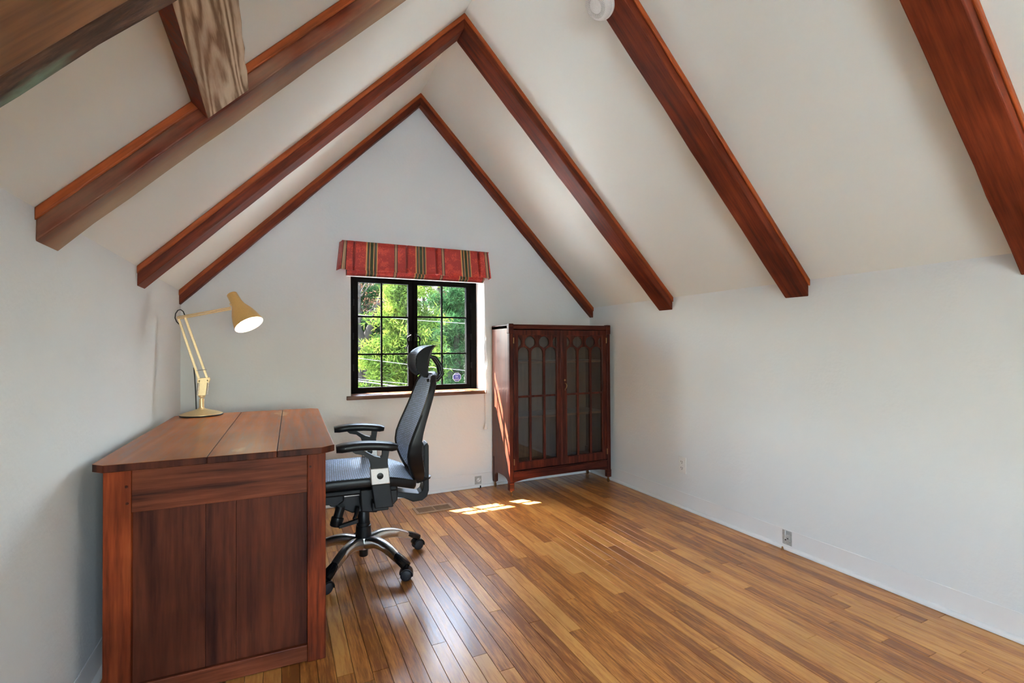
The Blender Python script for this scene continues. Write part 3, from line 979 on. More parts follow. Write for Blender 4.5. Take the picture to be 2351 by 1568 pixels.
def door(x0, x1, handle):
    z0, z1 = .196, 1.262
    gx0, gx1, gz0, gz1 = x0 + .039, x1 - .044 if not handle else x1 - .045, .256, 1.222
    if handle:
        gx0 = x0 + .044
        gx1 = x1 - .042
    y0, y1 = by0 + .003, by0 + .025
    d = M().prism([(x0, z0), (x1, z0), (x1, z1), (x0, z1)], 'y', y0, y1, [[(gx0, gz0), (gx1, gz0), (gx1, gz1), (gx0, gz1)]]).build('door', MT['cab_v'], bk, bevel=.003)
    w = gx1 - gx0
    m1, m2 = gx0 + w * .31, gx0 + w * .672
    cols = [(gx0 + .002, m1 - .0095), (m1 + .0095, m2 - .0095), (m2 + .0095, gx1 - .002)]
    holes = []
    for a, b in cols:
        holes.append([(a, gz0 + .004), (b, gz0 + .004), (b, .743), (a, .743)])
        c = (a + b) / 2
        # ogee-headed light
        hd_ = [(a, .759), (b, .759)]
        hw = (b - a) / 2
        for t in np.linspace(0, 1, 8):
            hd_.append((c + hw * (1 - t ** 1.7) if t < 1 else c, 1.078 + .052 * (math.sin(t * math.pi / 2) ** .8)))
        for t in np.linspace(1, 0, 8)[1:]:
            hd_.append((c - hw * (1 - t ** 1.7), 1.078 + .052 * (math.sin(t * math.pi / 2) ** .8)))
        holes.append(hd_)
    R_ = .0455
    zc = 1.168
    for c in (m1, m2):
        holes.append(onion(c, zc, R_, 1.119))
    p = m2 - m1
    # half lights against the stiles
    cl = m1 - p
    q = [(gx0 + .003, zc + .042)]
    for a in np.linspace(50, -40, 9):
        xx = cl + (R_ + .0) * math.cos(math.radians(a)) + 0.004
        if xx > gx0 + .006:
            q.append((xx, zc + R_ * math.sin(math.radians(a))))
    q.append((gx0 + .003, zc - .044))
    holes.append(q)
    cr = m2 + p
    q = [(gx1 - .003, zc + .042)]
    for a in np.linspace(130, 220, 9):
        xx = cr + R_ * math.cos(math.radians(a)) - 0.002
        if xx < gx1 - .006:
            q.append((xx, zc + R_ * math.sin(math.radians(a))))
    q.append((gx1 - .003, zc - .044))
    holes.append(q)
    M().prism([(gx0, gz0), (gx1, gz0), (gx1, gz1), (gx0, gz1)], 'y', y0 + .005, y0 + .013, holes).build('tracery', MT['cab_v'], d)
    M().box(gx0, gx1, y0 + .0145, y0 + .0170, gz0, gz1).build('pane', MT['cabglass'], d)
    hx = x0 if not handle else x1
    for zh in (.26, 1.18):
        M().lathe([(0, .0045), (.045, .0045)], (hx, by0 + .001, zh - .022), (0, 0, 1), 8).build('hinge', MT['brass'], d, smooth=True)
    if handle:
        hx = x0 + .024
        h = M().lathe([(0, .008), (.003, .008), (.004, .004)], (hx, y0, .865), (0, -1, 0), 14)
        h.tube([(hx, y0 - .002, .842), (hx + .005, y0 - .012, .835), (hx + .008, y0 - .016, .82), (hx + .005, y0 - .012, .803), (hx, y0 - .003, .795), (hx - .001, y0 - .004, .783)], [.003, .004, .0055, .004, .003, .003], 8)
        h.build('handle', MT['brass'], d, smooth=True)
    else:
        M().box(x1 - .012, x1 + .004, y0 - .004, y0 + .001, z0 + .002, z1 - .002).build('astragal', MT['cab_v'], d, bevel=.002)
    return d


door(1.594, 2.018, False)
door(2.022, 2.450, True)
for xw in (bx0 + .017, bx1 - .017):
    for yw in (by0 + .017, by1 - .034):
        c = M().lathe([(0, .009), (.010, .009)], (xw, yw, .036), (0, 0, 1), 10)
        c.lathe([(0, .013), (.003, .017), (.011, .017), (.014, .013)], (xw - .007, yw, .0175), (1, 0, 0), 16)
        c.build('caster', MT['brass'], bk, smooth=True)

# ------------------------------------------------------------------ desk
dk = thing('desk', 'old red-brown varnished wooden desk with panelled end and clipped-corner top', 'desk', (-.165, 2.53, 0), math.radians(-1.0), local=True)
# local frame: centre of the desk
DX0, DX1, DY0, DY1 = -.325, .325, -.612, .612
TX0, TX1, TY0, TY1 = -.357, .357, -.632, .632
TZ0, TZ1 = .748, .772
cc = .038
seams = [TX0, -.045, .165, TX1]
for i in range(3):
    a, b = seams[i] + (0.0007 if i else 0), seams[i + 1] - (0.0007 if i < 2 else 0)
    if i == 0:
        poly = [(a + cc, TY0), (b, TY0), (b, TY1), (a + cc, TY1), (a, TY1 - cc), (a, TY0 + cc)]
    elif i == 2:
        poly = [(a, TY0), (b - cc * 1.2, TY0), (b, TY0 + cc), (b, TY1 - cc), (b - cc, TY1), (a, TY1)]
    else:
        poly = [(a, TY0), (b, TY0), (b, TY1), (a, TY1)]
    tb = M().prism(poly, 'z', TZ0, TZ1)
    tb.mi = [0] * (len(tb.f) - len(poly)) + [1] * len(poly)          # darker edge all round
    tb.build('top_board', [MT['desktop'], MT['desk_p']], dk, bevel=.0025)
pw = [(.072, DX0), (.062, DX1 - .062)]
for (w_, xa_) in pw:
    for ya_, yb_ in ((DY0, DY0 + .06), (DY1 - .06, DY1)):
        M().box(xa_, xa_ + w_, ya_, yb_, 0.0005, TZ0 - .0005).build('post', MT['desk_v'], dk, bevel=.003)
ix0, ix1 = DX0 + .072, DX1 - .062
for (ya_, yb_, yp0, yp1) in ((DY0 + .004, DY0 + .032, DY0 + .018, DY0 + .028), (DY1 - .032, DY1 - .004, DY1 - .028, DY1 - .018)):
    M().box(ix0, ix1, ya_, yb_, .610, TZ0 - .0005).build('top_rail', MT['desk_h'], dk, bevel=.002)
    M().box(ix0, ix1, ya_, yb_, .004, .062).build('bottom_rail', MT['desk_h'], dk, bevel=.003)
    xs_ = [ix0, ix0 + .20, ix0 + .29, ix1]
    for i in range(3):
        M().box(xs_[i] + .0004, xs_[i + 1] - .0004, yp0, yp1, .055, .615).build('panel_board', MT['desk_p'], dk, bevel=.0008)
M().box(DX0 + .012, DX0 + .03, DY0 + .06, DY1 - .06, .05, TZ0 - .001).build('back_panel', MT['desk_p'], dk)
M().box(DX1 - .03, DX1 - .008, DY0 + .06, DY1 - .06, .63, TZ0 - .001).build('apron', MT['desk_h'], dk, bevel=.002)
M().box(ix0 - .03, DX1 - .02, DY0 + .06, DY1 - .06, .60, .612).build('drawer_board', MT['desk_p'], dk)
for (px_, pz_) in ((DX0 + .060, .695), (DX0 + .062, .642), (DX1 - .052, .702), (DX1 - .052, .65)):
    M().lathe([(0, .0045), (.0015, .004)], (px_, DY0 - .0005, pz_), (0, -1, 0), 10).build('peg', MT['desk_p'], dk)

# ------------------------------------------------------------------ desk lamp
LY = 3.10
lp = thing('desk_lamp', 'gold jointed desk lamp, lit, standing at the back of the desk', 'lamp', (-.385, LY, .772))
M().lathe([(0, .100), (.004, .102), (.008, .100)], (-.385, LY, .7725), n=48).build('base_rim', MT['cable'], lp, smooth=True)
M().lathe([(.006, .1005), (.009, .1005), (.018, .075), (.028, .040), (.036, .018), (.042, .013)], (-.385, LY, .7725), n=48).build('base', MT['goldlight'], lp, smooth=True)
M().lathe([(0, .012), (.050, .012)], (-.385, LY, .811), n=20).lathe([(0, .006), (.008, .006)], (-.385, LY, .86), n=16).build('stem', MT['goldlight'], lp, smooth=True)
fk = M().lathe([(0, .008), (.004, .015), (.030, .016), (.033, .012)], (-.383, LY, .866), n=20)
for yy in (-.016, .013):
    fk.prism([(-.402, .880), (-.366, .880), (-.346, .965), (-.350, .975), (-.396, .972), (-.404, .965)], 'y', LY + yy, LY + yy + .003)
fk.build('fork', MT['goldlight'], lp, bevel=.001)
for (a, b) in (((-.394, .958), (-.490, 1.296)), ((-.356, .960), (-.461, 1.302))):
    for yy in (-.009, .009):
        pass
    dv = (Vector((b[0], 0, b[1])) - Vector((a[0], 0, a[1]))).normalized()
    nv = Vector((dv.z, 0, -dv.x)) * .0055
    A, B_ = Vector((a[0], LY, a[1])), Vector((b[0], LY, b[1]))
    v8 = []
    for yy in (LY - .007, LY + .007):
        for p in (A - nv, A + nv):
            v8.append((p.x, yy, p.z))
    for yy in (LY - .007, LY + .007):
        for p in (B_ - nv, B_ + nv):
            v8.append((p.x, yy, p.z))
    M().hexa(v8).build('lower_arm', MT['goldlight'], lp, bevel=.0015)
M().tube([(-.409, LY - .012, 1.015), (-.360, LY - .012, 1.018)], .002, 8).build('cross_link', MT['alu'], lp)
for xs0, xs1 in ((-.396, -.401), (-.352, -.358)):
    coil = [(xs0 + (xs1 - xs0) * t + .0048 * math.cos(t * 2 * math.pi * 16), LY - .021 + .0048 * math.sin(t * 2 * math.pi * 16), .948 - .062 * t) for t in np.linspace(0, 1, 129)]
    M().tube(coil, .0013, 5).build('spring', MT['alu'], lp, smooth=True)
for (xx, zz) in ((-.490, 1.296), (-.461, 1.302), (-.394, .958), (-.356, .960)):
    M().lathe([(0, .004), (.002, .006), (.030, .006), (.032, .004)], (xx, LY - .016, zz), (0, 1, 0), 12).build('joint_pin', MT['goldlight'], lp, smooth=True)
ua = M()
A, B_ = Vector((-.494, LY, 1.294)), Vector((-.246, LY - .012, 1.352))
for off_ in (-.004, .006):
    ua.tube([A + Vector((0, 0, off_)), B_ + Vector((0, 0, off_))], .0045, 8)
ua.build('upper_arm', MT['goldlight'], lp, smooth=True)
AX = Vector((.091, -.080, -.175)).normalized()
S0 = Vector((-.244, LY + .006, 1.432))
prof = [(0, .0255), (.001, .0265), (.055, .0285), (.080, .034), (.105, .046), (.130, .057), (.160, .066), (.185, .072), (.208, .0755)]
sh = M().lathe(prof + [(.2075, .0735), (.185, .0695), (.160, .0635), (.130, .0545), (.105, .0435), (.080, .031), (.07, .028)], S0, AX, 48, caps=False)
sh.lathe([(0, .0001), (.0008, .0255)], S0, AX, 48, caps=False)
so = sh.build('shade', [MT['gold'], MT['shadein']], lp, smooth=True)
so.data.polygons.foreach_set('material_index', [1 if 8 * 48 <= i < 15 * 48 else 0 for i in range(len(so.data.polygons))])
M().lathe([(0, .008), (.02, .008)], S0 + AX * .058 + Vector((-.033, 0, -.012)), (1, 0, .3), 12).build('shade_joint', MT['goldlight'], lp, smooth=True)
M().lathe([(.09, .012), (.12, .020), (.145, .032), (.165, .036), (.182, .032), (.192, .018), (.195, .001)], S0, AX, 24).build('bulb', MT['bulb'], lp, smooth=True)
M().tube([(-.462, LY - .004, 1.312), (-.468, LY - .006, 1.330), (-.480, LY - .006, 1.340), (-.492, LY - .004, 1.336), (-.503, LY, 1.318), (-.505, LY, 1.295), (-.498, LY, 1.275), (-.487, LY, 1.262)], .0028, 8).build('elbow_cable', MT['cable'], lp, smooth=True)
M().tube([(-.422, LY + .01, 1.03), (-.418, LY + .012, .98), (-.414, LY + .012, .90), (-.412, LY + .012, .84), (-.411, LY + .015, .802)], .0030, 8).build('base_cable', MT['cable'], lp, smooth=True)

# ------------------------------------------------------------------ office chair (local frame: backrest towards +x)
CH = (.392, 2.65, 0)
ch = thing('office_chair', 'black ergonomic office chair with blue-grey mesh seat, headrest and silver five-star base', 'chair', CH, math.radians(-4.5), local=True)


def rect_prof(w, h, c):
    return [(-w + c, -h), (w - c, -h), (w, -h + c), (w, h - c), (w - c, h), (-w + c, h), (-w, h - c), (-w, -h + c)]


hub = M().lathe([(0.085, .030), (.09, .042), (.135, .046), (.148, .040)], (0, 0, 0), n=24)
hub.build('base_hub', MT['alu'], ch, smooth=True)
M().lathe([(.046, .020), (.05, .022), (.090, .022)], (0, 0, 0), n=20).build('stem_end', MT['plastic'], ch, smooth=True)
M().lathe([(.140, .036), (.148, .041), (.205, .038), (.207, .035)], (0, 0, 0), n=24).lathe([(.20, .0335), (.222, .0335), (.224, .031), (.310, .029)], (0, 0, 0), n=24).build('gas_column', MT['plastic'], ch, smooth=True)
for ang in (17.5, -54.5, -126.5, 161.5, 89.5):
    a = math.radians(ang)
    dirv = Vector((math.cos(a), math.sin(a), 0))
    T = np.linspace(0, 1, 13)
    cen = lambda t: dirv * (.030 + .245 * t) + Vector((0, 0, .118 + .026 * math.sin(min(1, t * 1.25) * math.pi * .62) - .088 * max(0, t - .25) ** 1.35))
    pts = [cen(t) for t in T]
    leg = M().sweep(pts, rect_prof(.025, .029, .010), scale=[(1.05 - .25 * t, 1.0 - .42 * t) for t in T])
    lo = leg.build('leg', MT['alu'], ch, smooth=True)
    T2 = np.linspace(0, 1, 8)
    pts2 = [cen(.74 + .42 * t) + Vector((0, 0, .006 - .008 * max(0, t - .45))) for t in T2]
    M().sweep(pts2, rect_prof(.024, .018, .009), scale=[(.55 + .55 * min(1, t * 1.6) - .3 * max(0, t - .8), .62 + .35 * t - .5 * max(0, t - .8)) for t in T2]).build('leg_cap', MT['plasticgloss'], lo, smooth=True)
    cx_, cy_ = dirv.x * .312, dirv.y * .312
    sw = math.radians({17.5: -75, -54.5: -100, -126.5: -60, 161.5: 40, 89.5: 120}[ang])
    wd = Vector((math.cos(sw), math.sin(sw), 0))
    cc_ = Vector((cx_, cy_, .0285))
    ca = M()
    for off_ in (-.024, .008):
        ca.lathe([(0, .020), (.003, .0265), (.005, .028), (.011, .028), (.013, .0265), (.016, .020)], cc_ + wd * off_, wd, 24)
    ca.build('wheel', MT['rubber'], lo, smooth=True)
    # hood over the wheels
    tang = Vector((-wd.y, wd.x, 0))
    hp = []
    for i in range(10):
        th = math.radians(-10 + 175 * i / 9)
        hp.append([cc_ + wd * w_ + (tang * math.cos(th) + Vector((0, 0, 1)) * math.sin(th)) * r_ for w_, r_ in ((-.026, .026), (-.024, .0315), (0, .033), (.024, .0315), (.026, .026))])
    M().grid(hp).build('caster_hood', MT['plastic'], lo, smooth=True, solid=.003)
    M().lathe([(0, .006), (.03, .006)], (cx_, cy_, .052), (0, 0, 1), 10).build('caster_pin', MT['plastic'], lo)

# mechanism under the seat
mech = M().prism([(-.185, .425), (-.19, .385), (-.165, .345), (-.12, .332), (-.06, .30), (.085, .298), (.14, .315), (.165, .34), (.165, .40), (.10, .425)], 'y', -.085, .085)
mech.build('tilt_mechanism', MT['plastic'], ch, bevel=.006)
M().box(-.11, .02, -.088, .088, .385, .398).box(-.11, .02, -.088, .088, .408, .415).build('slide_rail', MT['alumatt'], ch, bevel=.002)
M().prism([(-.10, .445), (-.20, .44), (-.215, .40), (-.195, .37), (-.12, .365), (-.10, .38)], 'y', -.14, -.085).build('front_pod', MT['plastic'], ch, bevel=.008)
for ya_, yb_ in ((-.215, -.0855), (.0855, .215)):
    M().prism([(-.03, .445), (.06, .445), (.05, .33), (-.025, .34)], 'y', ya_, yb_).build('arm_carrier', MT['plastic'], ch, bevel=.006)
kax = Vector((-.28, -.10, -1)).normalized()
kb = Vector((-.115, -.10, .345))
M().lathe([(0, .022), (.05, .022), (.052, .029), (.058, .030), (.092, .028), (.096, .024)], kb, kax, 20).build('tension_knob', MT['plastic'], ch, smooth=True)
M().tube([(-.035, -.10, .33), (-.045, -.125, .30), (-.055, -.135, .285)], [.012, .010, .009], 8).hexa(
    [(-.125, -.15, .252), (-.035, -.15, .268), (-.125, -.125, .252), (-.035, -.125, .268), (-.125, -.15, .266), (-.035, -.15, .288), (-.125, -.125, .266), (-.035, -.125, .288)]).build('height_lever', MT['plastic'], ch, bevel=.003)


# seat
def seat_z(x, y):
    z = .508
    if x < -.15: z -= 1.6 * (x + .15) ** 2 + .0
    if x > .06: z -= 1.0 * (x - .06) ** 2 + .10 * (x - .06)
    z -= .020 * (1 - min(1, abs(y) / .235) ** 2) * (1 - min(1, abs(x) / .27) ** 2)
    return z


def seat_half(x):
    if x < -.2: return .235 - .5 * (-.2 - x) ** 1.5 * 2
    if x > .05: return .235 - .055 * ((x - .05) / .18) ** 2
    return .235


SX = np.linspace(-.272, .228, 30)
rows, uvs = [], []
for x_ in SX:
    h = seat_half(x_)
    r_ = []
    for j in range(21):
        y_ = -h + 2 * h * j / 20
        r_.append((x_, y_, seat_z(x_, y_)))
        uvs.append((y_, x_))
    rows.append(r_)
so = M().grid(rows).build('seat_mesh', MT['weave'], ch, smooth=True, solid=.004)
ul = so.data.uv_layers.new(name='UVMap')
for l_ in so.data.loops:
    ul.data[l_.index].uv = uvs[l_.vertex_index]
loop = [(x_, -seat_half(x_)) for x_ in SX] + [(SX[-1] + .006, y_) for y_ in np.linspace(-seat_half(SX[-1]) + .02, seat_half(SX[-1]) - .02, 6)] + \
       [(x_, seat_half(x_)) for x_ in SX[::-1]] + [(SX[0] - .006, y_) for y_ in np.linspace(seat_half(SX[0]) - .02, -seat_half(SX[0]) + .02, 6)]
pts = [(p[0], p[1], seat_z(p[0], p[1]) - .020) for p in loop]
M().sweep(pts, [(-.010, -.022), (.008, -.022), (.013, -.010), (.013, .012), (.007, .021), (-.006, .020), (-.010, .010)], closed=True).build('seat_frame', MT['plastic'], ch, smooth=True)
M().box(-.20, .15, -.20, .20, .420, .446).build('seat_pan', MT['plastic'], ch, bevel=.01)

# backrest
BZs = [.425, .46, .50, .55, .60, .65, .70, .75, .80, .85, .90, .94, .975]
BXs = [.262, .240, .220, .203, .197, .205, .224, .246, .268, .288, .306, .320, .332]
BHs = [.075, .135, .180, .215, .234, .240, .238, .233, .227, .220, .211, .198, .150]
BDs = [.030, .052, .066, .070, .066, .056, .046, .038, .032, .028, .026, .024, .022]


def bi(z, arr):
    return float(np.interp(z, BZs, arr))


def back_p(z, s):
    x = bi(z, BXs) + .062 * (1 - abs(s) ** 2.0) * (1.0 - .45 * (z - .425) / .55)
    return (x, s * bi(z, BHs), z + .012 * (1 - s * s) * max(0, (z - .9) / .075))


ZZ = np.linspace(.425, .975, 40)
rows, uvs = [], []
for z_ in ZZ:
    r_ = []
    for j in range(19):
        s_ = -1 + 2 * j / 18
        p = back_p(z_, s_)
        r_.append(p); uvs.append((p[1], z_ * 1.1))
    rows.append(r_)
bo = M().grid(rows).build('back_mesh', MT['weave'], ch, smooth=True, solid=.004)
ul = bo.data.uv_layers.new(name='UVMap')
for l_ in bo.data.loops:
    ul.data[l_.index].uv = uvs[l_.vertex_index]
loop = [(back_p(z_, -1), bi(z_, BDs)) for z_ in ZZ] + [(back_p(.975, s_), .02) for s_ in np.linspace(-.8, .8, 9)] + [(back_p(z_, 1), bi(z_, BDs)) for z_ in ZZ[::-1]] + [(back_p(.425, s_), .03) for s_ in np.linspace(.7, -.7, 5)]
# deep-sided rim: rounded lip in front, side wing reaching back
nL = len(loop)
cen = Vector((0, 0, .68))
vv, ff = [], []
for (p, dpt) in loop:
    P0 = Vector(p)
    o_ = Vector((0, P0.y, P0.z - .68)); o_.normalize()
    for du, dx in ((-.006, -.004), (.003, -.007), (.010, -.002), (.012, .010), (.006, dpt), (-.004, dpt + .002), (-.010, .010)):
        q = P0 + o_ * du
        vv.append((q.x + dx, q.y, q.z))
for i in range(nL):
    i2 = (i + 1) % nL
    for j in range(7):
        ff.append((i * 7 + j, i * 7 + (j + 1) % 7, i2 * 7 + (j + 1) % 7, i2 * 7 + j))
M().add(vv, ff).build('back_frame', MT['plastic'], ch, smooth=True)
# lumbar pad and carrier behind the back
M().prism([(.282, .50), (.300, .49), (.312, .56), (.306, .62), (.292, .63)], 'y', -.06, .06).build('lumbar_pad', MT['plasticgloss'], ch, bevel=.008)
arm = [(.155, .345), (.20, .335), (.25, .308), (.300, .310), (.326, .328), (.336, .36), (.336, .60), (.328, .618), (.310, .60), (.306, .385), (.300, .362), (.28, .348), (.21, .362), (.155, .375)]
M().prism(arm, 'y', -.045, .045).build('back_carrier', MT['plastic'], ch, bevel=.004)
M().box(.300, .3055, -.030, .030, .40, .48).build('carrier_inlay', MT['alumatt'], ch, bevel=.002)
# headrest: mesh-covered front, crescent-ended shell behind it
hr_rows, uvs, rings = [], [], []
HN = 16
for i in range(HN):
    th = math.radians(-62 + 140 * i / (HN - 1))
    ra = []
    for j in range(17):
        s_ = -1 + 2 * j / 16
        wd_ = .132 * (1 - .12 * (i / (HN - 1) - .4) ** 2)
        x_ = .372 - .090 * math.cos(th) - .030 * s_ * s_ + .012 * max(0, th) ** 2
        z_ = 1.064 + .080 * math.sin(th) - .02 * (abs(s_) ** 4) * (1 if th < 0 else 0)
        ra.append((x_, s_ * wd_, z_))
        uvs.append((s_ * wd_, i * .013))
    hr_rows.append(ra)
ho = M().grid(hr_rows).build('headrest_mesh', MT['weave_dark'], ch, smooth=True, solid=.003)
ul = ho.data.uv_layers.new(name='UVMap')
for l_ in ho.data.loops:
    ul.data[l_.index].uv = uvs[l_.vertex_index]
vv, ff = [], []
for j in range(17):
    for i in range(HN):
        p = hr_rows[i][j]; vv.append((p[0] + .004, p[1] * 1.02, p[2]))
    for i in range(HN - 1, -1, -1):
        p = hr_rows[i][j]; tk = .007 + .052 * math.sin(math.pi * (i + .5) / HN) ** 1.3
        vv.append((p[0] + .004 + tk, p[1] * 1.02, p[2] - .01 * math.sin(math.pi * (i + .5) / HN)))
n2 = 2 * HN
for j in range(16):
    for i in range(n2):
        ff.append((j * n2 + i, j * n2 + (i + 1) % n2, (j + 1) * n2 + (i + 1) % n2, (j + 1) * n2 + i))
for i in range(HN - 1):
    ff.append((i, i + 1, n2 - 2 - i, n2 - 1 - i))
    ff.append((16 * n2 + i, 16 * n2 + i + 1, 16 * n2 + n2 - 2 - i, 16 * n2 + n2 - 1 - i))
M().add(vv, ff).build('headrest_shell', MT['headplastic'], ch, smooth=True)
for s_ in (-1, 1):
    M().sweep([(.345, .045 * s_, .945), (.385, .045 * s_, .955), (.412, .042 * s_, .985), (.405, .038 * s_, 1.03), (.375, .034 * s_, 1.075), (.335, .030 * s_, 1.085)], rect_prof(.009, .012, .004), upv=(0, 1, 0)).build('headrest_arm', MT['plastic'], ch, smooth=True)

# armrests
for s_ in (-1, 1):
    yc = .288 * s_
    pad_pts = [(-.140 + .275 * t, yc, .667 + .010 * math.sin(t * math.pi * .8) - .028 * max(0, t - .3) ** 1.3) for t in np.linspace(0, 1, 12)]
    sc_ = [(min(1, .75 + t * 4), min(1, .85 + t * 3)) if t < .5 else (min(1, .6 + (1 - t) * 5), min(1, .7 + (1 - t) * 4)) for t in np.linspace(0, 1, 12)]
    po = M().sweep(pad_pts, rect_prof(.042, .0165, .007), scale=sc_).build('arm_pad', MT['plastic'], ch, smooth=True)
    outer = [(-.07, .652), (-.055, .640), (-.02, .632), (.004, .612), (.012, .585), (.012, .565), (.092, .565), (.090, .60), (.098, .648), (.11, .656), (.0, .664)]
    hole = [(-.020, .652), (.066, .652), (.064, .622), (.056, .614), (.030, .622)]
    M().prism(outer, 'y', yc - .016, yc + .016, [hole]).build('arm_bracket', MT['plastic'], ch, bevel=.003)
    M().hexa([(.014, yc - .024, .490), (.100, yc - .024, .490), (.014, yc + .024, .490), (.100, yc + .024, .490),
              (.008, yc - .022, .566), (.094, yc - .022, .566), (.008, yc + .022, .566), (.094, yc + .022, .566)]).build('arm_collar', MT['alumatt'], ch, bevel=.004)
    M().lathe([(0, .001), (.002, .015), (.004, .015)], (.054, yc - .0265, .530), (0, 1, 0), 20).build('arm_button', MT['plastic'], ch, smooth=True)
    M().hexa([(.030, yc - .022, .378), (.115, yc - .022, .378), (.030, yc + .022, .378), (.115, yc + .022, .378),
              (.014, yc - .022, .490), (.100, yc - .022, .490), (.014, yc + .022, .490), (.100, yc + .022, .490)]).build('arm_post', MT['plastic'], ch, bevel=.005)
    ya, yb = (yc, .2 * s_) if s_ < 0 else (.2 * s_, yc)
    M().box(.02, .095, min(ya, yb), max(ya, yb), .36, .40).build('arm_strut', MT['plastic'], ch, bevel=.004)

# ------------------------------------------------------------------ small fixtures
# floor register
fr_ = thing('floor_register', 'tan slotted floor register set in the boards below the window', 'vent', (.97, 3.335, 0))
X0, X1, Y0, Y1 = .833, 1.108, 3.268, 3.408
M().prism([(X0, Y0), (X1, Y0), (X1, Y1), (X0, Y1)], 'z', 0.0002, .005, [[(X0 + .022, Y0 + .022), (X1 - .022, Y0 + .022), (X1 - .022, Y1 - .022), (X0 + .022, Y1 - .022)]]).build('frame', MT['vent'], fr_, bevel=.0015)
M().box(X0 + .022, X1 - .022, Y0 + .022, Y1 - .022, .0002, .0008).build('duct_shade', MT['hole'], fr_)  # black sheet painted for the duct's shade; nothing is cut through
M().box((X0 + X1) / 2 - .004, (X0 + X1) / 2 + .004, Y0 + .022, Y1 - .022, .001, .0048).build('centre_bar', MT['vent'], fr_)
for half in (0, 1):
    xa_ = X0 + .022 + half * ((X1 - X0) / 2 - .018)
    for i in range(13):
        xx = xa_ + .004 + i * (.1095 / 13)
        M().box(xx, xx + .0035, Y0 + .022, Y1 - .022, .001, .0046).build('slat', MT['vent'], fr_)

# duplex outlet on the right wall
ou = thing('wall_outlet', 'white duplex outlet plate on the long plain wall beside the bookcase', 'outlet', (XR, 2.576, .30))
M().box(XR - .006, XR, 2.540, 2.612, .244, .358).build('plate', MT['white'], ou, bevel=.003)
for zc_ in (.322, .280):
    rec = M().prism([(2.576 + .017 * math.cos(a), zc_ + .0145 * max(-.85, min(.85, math.sin(a) * 1.15))) for a in np.linspace(0, 2 * math.pi, 21)[:-1]], 'x', XR - .0085, XR - .0055)
    ro = rec.build('receptacle', MT['white'], ou, bevel=.0008)
    M().box(XR - .0092, XR - .0085, 2.581, 2.584, zc_ - .001, zc_ + .008).box(XR - .0092, XR - .0085, 2.568, 2.571, zc_ - .001, zc_ + .007).box(XR - .0092, XR - .0085, 2.573, 2.578, zc_ - .010, zc_ - .005).build('slot_shade', MT['hole'], ro)


def old_outlet(name, label, o, axis):
    """grey round receptacle let into the baseboard"""
    r = thing(name, label, 'outlet', o)
    if axis == 'x':
        M().box(XR - .006, XR - .001, 1.772, 1.826, .028, .106).build('plate', MT['cream'], r, bevel=.001)
        M().lathe([(0, .024), (.004, .024), (.006, .020)], (XR - .006, 1.799, .060), (-1, 0, 0), 20).build('receptacle', MT['cream'], r, smooth=True)
        M().tube([(XR - .009, 1.806, .105), (XR - .010, 1.806, .060)], .003, 8).build('white_rod', MT['white'], r, smooth=True)
        M().lathe([(0, .0035), (.001, .0035)], (XR - .0118, 1.790, .066), (-1, 0, 0), 10).lathe([(0, .004), (.001, .004)], (XR - .0118, 1.803, .056), (-1, 0, 0), 10).build('socket_shade', MT['hole'], r)
    else:
        M().box(1.412, 1.470, YG - .006, YG - .001, .026, .090).build('plate', MT['cream'], r, bevel=.001)
        M().lathe([(0, .017), (.004, .017), (.006, .014)], (1.445, YG - .006, .060), (0, -1, 0), 20).build('receptacle', MT['white'], r, smooth=True)
        M().lathe([(0, .003), (.001, .003)], (1.437, YG - .0118, .056), (0, -1, 0), 10).lathe([(0, .003), (.001, .003)], (1.452, YG - .0118, .067), (0, -1, 0), 10).build('socket_shade', MT['hole'], r)


old_outlet('baseboard_socket', 'old grey socket with a white rod in the right baseboard', (XR, 1.80, .06), 'x')
old_outlet('baseboard_socket', 'old grey socket plate in the baseboard beside the bookcase foot', (1.44, YG, .06), 'y')
dp = thing('pipe_stub', 'tiny copper stub on the floor below the right baseboard socket', 'stub', (XR - .03, 1.812, 0))
M().lathe([(0, .006), (.010, .005), (.018, .003)], (XR - .026, 1.812, 0.0005), (0, 0, 1), 10).build('stub', MT['brass'], dp, smooth=True)
dp = thing('pipe_stub', 'tiny dark stub on the floor below the gable wall socket', 'stub', (1.45, YG - .03, 0))
M().lathe([(0, .005), (.012, .005), (.018, .004)], (1.453, YG - .027, 0.0005), (0, 0, 1), 10).build('stub', MT['iron'], dp, smooth=True)

# smoke detector on the third right-hand rafter
foot, dR, nR, lnR = slope('R')
sd_c = Vector((1.33, 1.765, 0))
sdist = (Vector((sd_c.x, 0, ZR + (XR - sd_c.x) * (ZA - ZR) / (XR - XA))) - foot).dot(dR)
basep = foot + dR * sdist + nR * .062
basep.y = 1.765
sdt = thing('smoke_detector', 'round white smoke detector fixed to a rafter at the top of the ceiling', 'smoke detector', basep)
M().lathe([(0, .070), (.012, .072), (.014, .070)], basep, nR, 48).build('base_plate', MT['white'], sdt, smooth=True)
M().lathe([(.014, .066), (.030, .066), (.040, .058), (.0435, .050)], basep, nR, 48).build('body', MT['white'], sdt, smooth=True)
M().lathe([(.0435, .030), (.0445, .028), (.046, .001)], basep, nR, 32).build('test_button', MT['white'], sdt, smooth=True)
u_ = nR.orthogonal().normalized(); w_ = nR.cross(u_)
gr = M()
for i in range(48):
    a = 2 * math.pi * i / 48
    dd = u_ * math.cos(a) + w_ * math.sin(a)
    gr.tube([basep + nR * .0437 + dd * .031, basep + nR * .0437 + dd * .050], .0010, 4)
gr.build('grille', MT['cream'], sdt, kind='stuff')

# ------------------------------------------------------------------ outdoors
GZ = -3.1
struct(M().box(-60, 80, 10.6, 120, GZ - .3, GZ).build('ground', MT['ground']))
